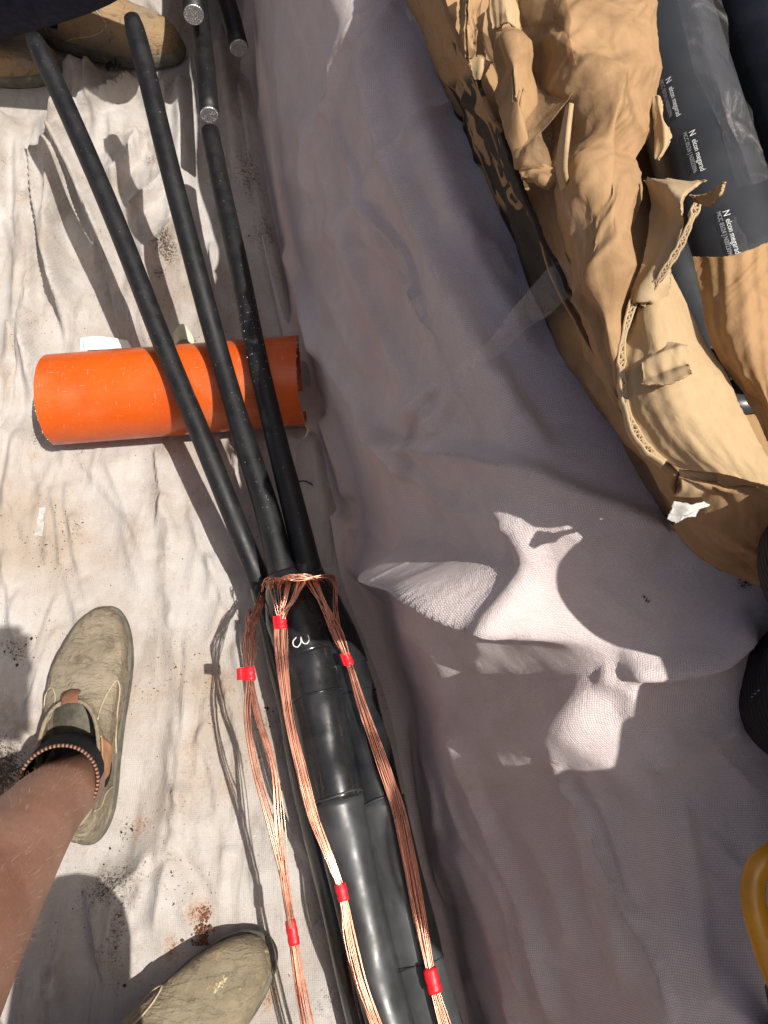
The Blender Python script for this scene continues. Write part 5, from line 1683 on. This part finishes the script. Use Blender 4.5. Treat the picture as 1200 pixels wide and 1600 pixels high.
def build_shade_bucket():  # unseen bucket, added only to cast shade on the lower right sheet
    c = Vector((.535, -.165, .42))
    root = thing('shade_bucket', 'unseen black bucket added beside the tool bag to shade the sheet', 'bucket', c)
    prof = [(.0, .0), (.135, .0), (.140, .02), (.166, .42), (.172, .44), (.172, .455), (.164, .455), (.160, .42), (.134, .02), (.0, .012)]
    m = 56
    V = [c + Vector((r * math.cos(2 * math.pi * j / m), r * math.sin(2 * math.pi * j / m), z)) for r, z in prof for j in range(m)]
    F = [(i * m + j, i * m + (j + 1) % m, (i + 1) * m + (j + 1) % m, (i + 1) * m + j) for i in range(len(prof) - 1) for j in range(m)]
    make('shade_bucket_wall', V, F, M['black_plastic'], root)
    pts = [c + Vector((.172 * math.cos(t), .06 * math.sin(t) - .02, .44 - .10 * abs(math.sin(t)))) for t in np.linspace(0, math.pi, 30)]
    tube('shade_bucket_handle', pts, .003, M['aluminium'], root, 8)
build_shade_bucket()

def build_handle():
    root = thing('hand_tool', 'amber yellow plastic tool handle loop standing over the sheet at the right edge', 'hand tool', P(1210, 1440, .50))
    z = .515
    pts = [(1226, 1552, z - .02), (1206, 1510, z - .012), (1188, 1455, z), (1177, 1405, z + .004), (1180, 1365, z + .006), (1198, 1342, z + .006), (1228, 1330, z), (1265, 1345, z), (1290, 1400, z), (1290, 1470, z - .008), (1265, 1530, z - .015), (1236, 1560, z - .02)]
    path = pxpath(pts, 70)
    tube('grip', np.concatenate([path, path[:1]]), .0080, M['amber'], root, 18, False, flat=.75)
    # the shaft under the loop that carries it down to the sheet
    a = P(1225, 1550, z - .02)
    tube('shaft', [a, a + Vector((.02, -.03, -.05)), a + Vector((.035, -.05, -.115))], [.011, .009, .008], M['black_plastic'], root, 14)
build_handle()

# ---------------------------------------------------------------- small litter on the cloth
def scrap(name, rows, mat, label, cat, seed, crumple=.002):
    o = sheet(name, rows, mat, None, 14, 16, .0005, crumple, 40, seed)
    return set_props(o, label, cat)
scrap('paper_scrap', [[(124, 528, .020), (158, 526, .022), (205, 534, .012)], [(124, 548, .016), (160, 546, .018), (206, 546, .010)]], M['paper'], 'small white paper scrap tucked behind the orange pipe', 'paper scrap', 301)
scrap('paper_scrap', [[(270, 520, .018), (286, 506, .030), (302, 528, .018)], [(272, 540, .016), (288, 530, .022), (304, 540, .016)]], M['paper_green'], 'small pale green folded paper scrap behind the pipe between two cables', 'paper scrap', 302)
scrap('tape_scrap', [[(54, 792, .012), (72, 790, .012)], [(50, 836, .011), (66, 838, .011)]], M['film_grey'], 'short grey tape scrap stuck flat on the cloth left of the cables', 'tape scrap', 303, .0004)
scrap('plastic_scrap', [[(163, 102, .050), (178, 90, .056), (188, 98, .052)], [(168, 112, .046), (180, 108, .054), (191, 104, .048)]], M['black_plastic'], 'small black folded plastic scrap in front of the tan boot', 'plastic scrap', 304)
t1 = tube('wire_scrap', pxpath([(466, 752, .012), (478, 752, .016), (488, 758, .016), (495, 766, .012)], 16), .0011, M['black_plastic'], None, 6)
set_props(t1, 'tiny bent dark wire scrap beside the rightmost cable core', 'wire scrap')
t2 = tube('orange_thread', pxpath([(295, 1136, .010), (294, 1155, .010), (294, 1178, .010)], 8), .0008, M['orange_thread'], None, 5)
set_props(t2, 'short bright orange thread lying straight on the cloth', 'thread')

def crumb_geo(c, r, rr):
    V = []
    for k in ((1, 0, 0), (-1, 0, 0), (0, 1, 0), (0, -1, 0), (0, 0, 1), (0, 0, -1)):
        V.append(Vector(c) + Vector(k) * r * rr.uniform(.6, 1.2))
    F = [(0, 2, 4), (2, 1, 4), (1, 3, 4), (3, 0, 4), (2, 0, 5), (1, 2, 5), (3, 1, 5), (0, 3, 5)]
    return V, F
def crumbs(name, spots, mat, label, cat, seed):
    rr = random.Random(seed)
    geos = []
    for px, py, rad, n, rmin, rmax, asp in spots:
        q = P(px, py, 0)
        for i in range(int(n * .7)):
            a = rr.uniform(0, 2 * math.pi); d = rad * math.sqrt(rr.random()) * (1 if rr.random() < .7 else 2.2)
            x = q.x + math.cos(a) * d; y = q.y + math.sin(a) * d * asp
            z = float(floor_height(np.array([[x]]), np.array([[y]]))[0, 0]) if False else .006
            r = rmin + (rmax - rmin) * rr.random() ** 2.5
            geos.append(crumb_geo((x, y, z + r * .5), r, rr))
    V, F = merge(geos)
    o = make(name, V, F, mat, None, False)
    set_props(o, label, cat, None, 'stuff')
crumbs('soil_crumbs', [(30, 1020, .02, 60, .0006, .003, .7), (265, 410, .03, 80, .001, .004, 1.6), (400, 300, .025, 80, .001, .004, 2.4), (185, 1385, .03, 70, .0008, .003, .8), (195, 1450, .012, 50, .0008, .003, 3), (345, 1120, .02, 26, .0006, .0016, 1), (415, 1125, .02, 50, .0008, .003, .8), (125, 830, .01, 30, .0006, .0016, 2), (265, 870, .015, 30, .0005, .0015, 2), (330, 1270, .01, 12, .0008, .002, 1), (205, 1300, .02, 40, .0006, .002, .6), (520, 1560, .03, 40, .0008, .003, .6), (170, 1000, .12, 70, .0004, .0012, 1), (330, 1350, .12, 80, .0004, .0013, 1), (110, 780, .14, 90, .0004, .0012, 1), (90, 400, .15, 90, .0004, .0014, 1)], M['soil_dark'], 'dark soil crumbs scattered over the pale cloth', 'soil', 401)
def clod():
    root = thing('soil_clod', 'flattened clod of red-brown soil on the cloth above the lower boot', 'soil clod', P(315, 1420, .005))
    rr = random.Random(77)
    q = P(315, 1415, 0)
    geos = []
    for i in range(420):
        a = rr.uniform(0, 2 * math.pi); d = math.sqrt(rr.random())
        x = q.x + math.cos(a) * d * .0165; y = q.y + math.sin(a) * d * .020
        if i > 330: y = q.y - .02 - rr.random() * .022; x = q.x + .004 + rr.gauss(0, .006)
        r = rr.uniform(.0008, .0030)
        geos.append(crumb_geo((x, y, .007 + r * .5 + .004 * (1 - d)), r, rr))
    V, F = merge(geos)
    make('soil_lump', V, F, M['soil_red'], root, False)
clod()
# metal filings glinting on the right core, just past the pipe
rr = random.Random(8)
geos = []
for i in range(70):
    t = rr.uniform(.42, .62)
    j = int(t * 59); c = Vector(p3[j]); ax = Vector(p3[j + 1] - p3[j]).normalized()
    sd = ax.cross(Vector((0, 0, 1))).normalized(); up = sd.cross(ax)
    th = rr.uniform(.5, 2.6)
    rad = .0148
    geos.append(crumb_geo(c + (sd * math.cos(th) + up * math.sin(th)) * rad, rr.uniform(.0004, .0009), rr))
V, F = merge(geos)
o = make('metal_filings', V, F, M['aluminium'], c3, False)
o['kind'] = 'stuff'
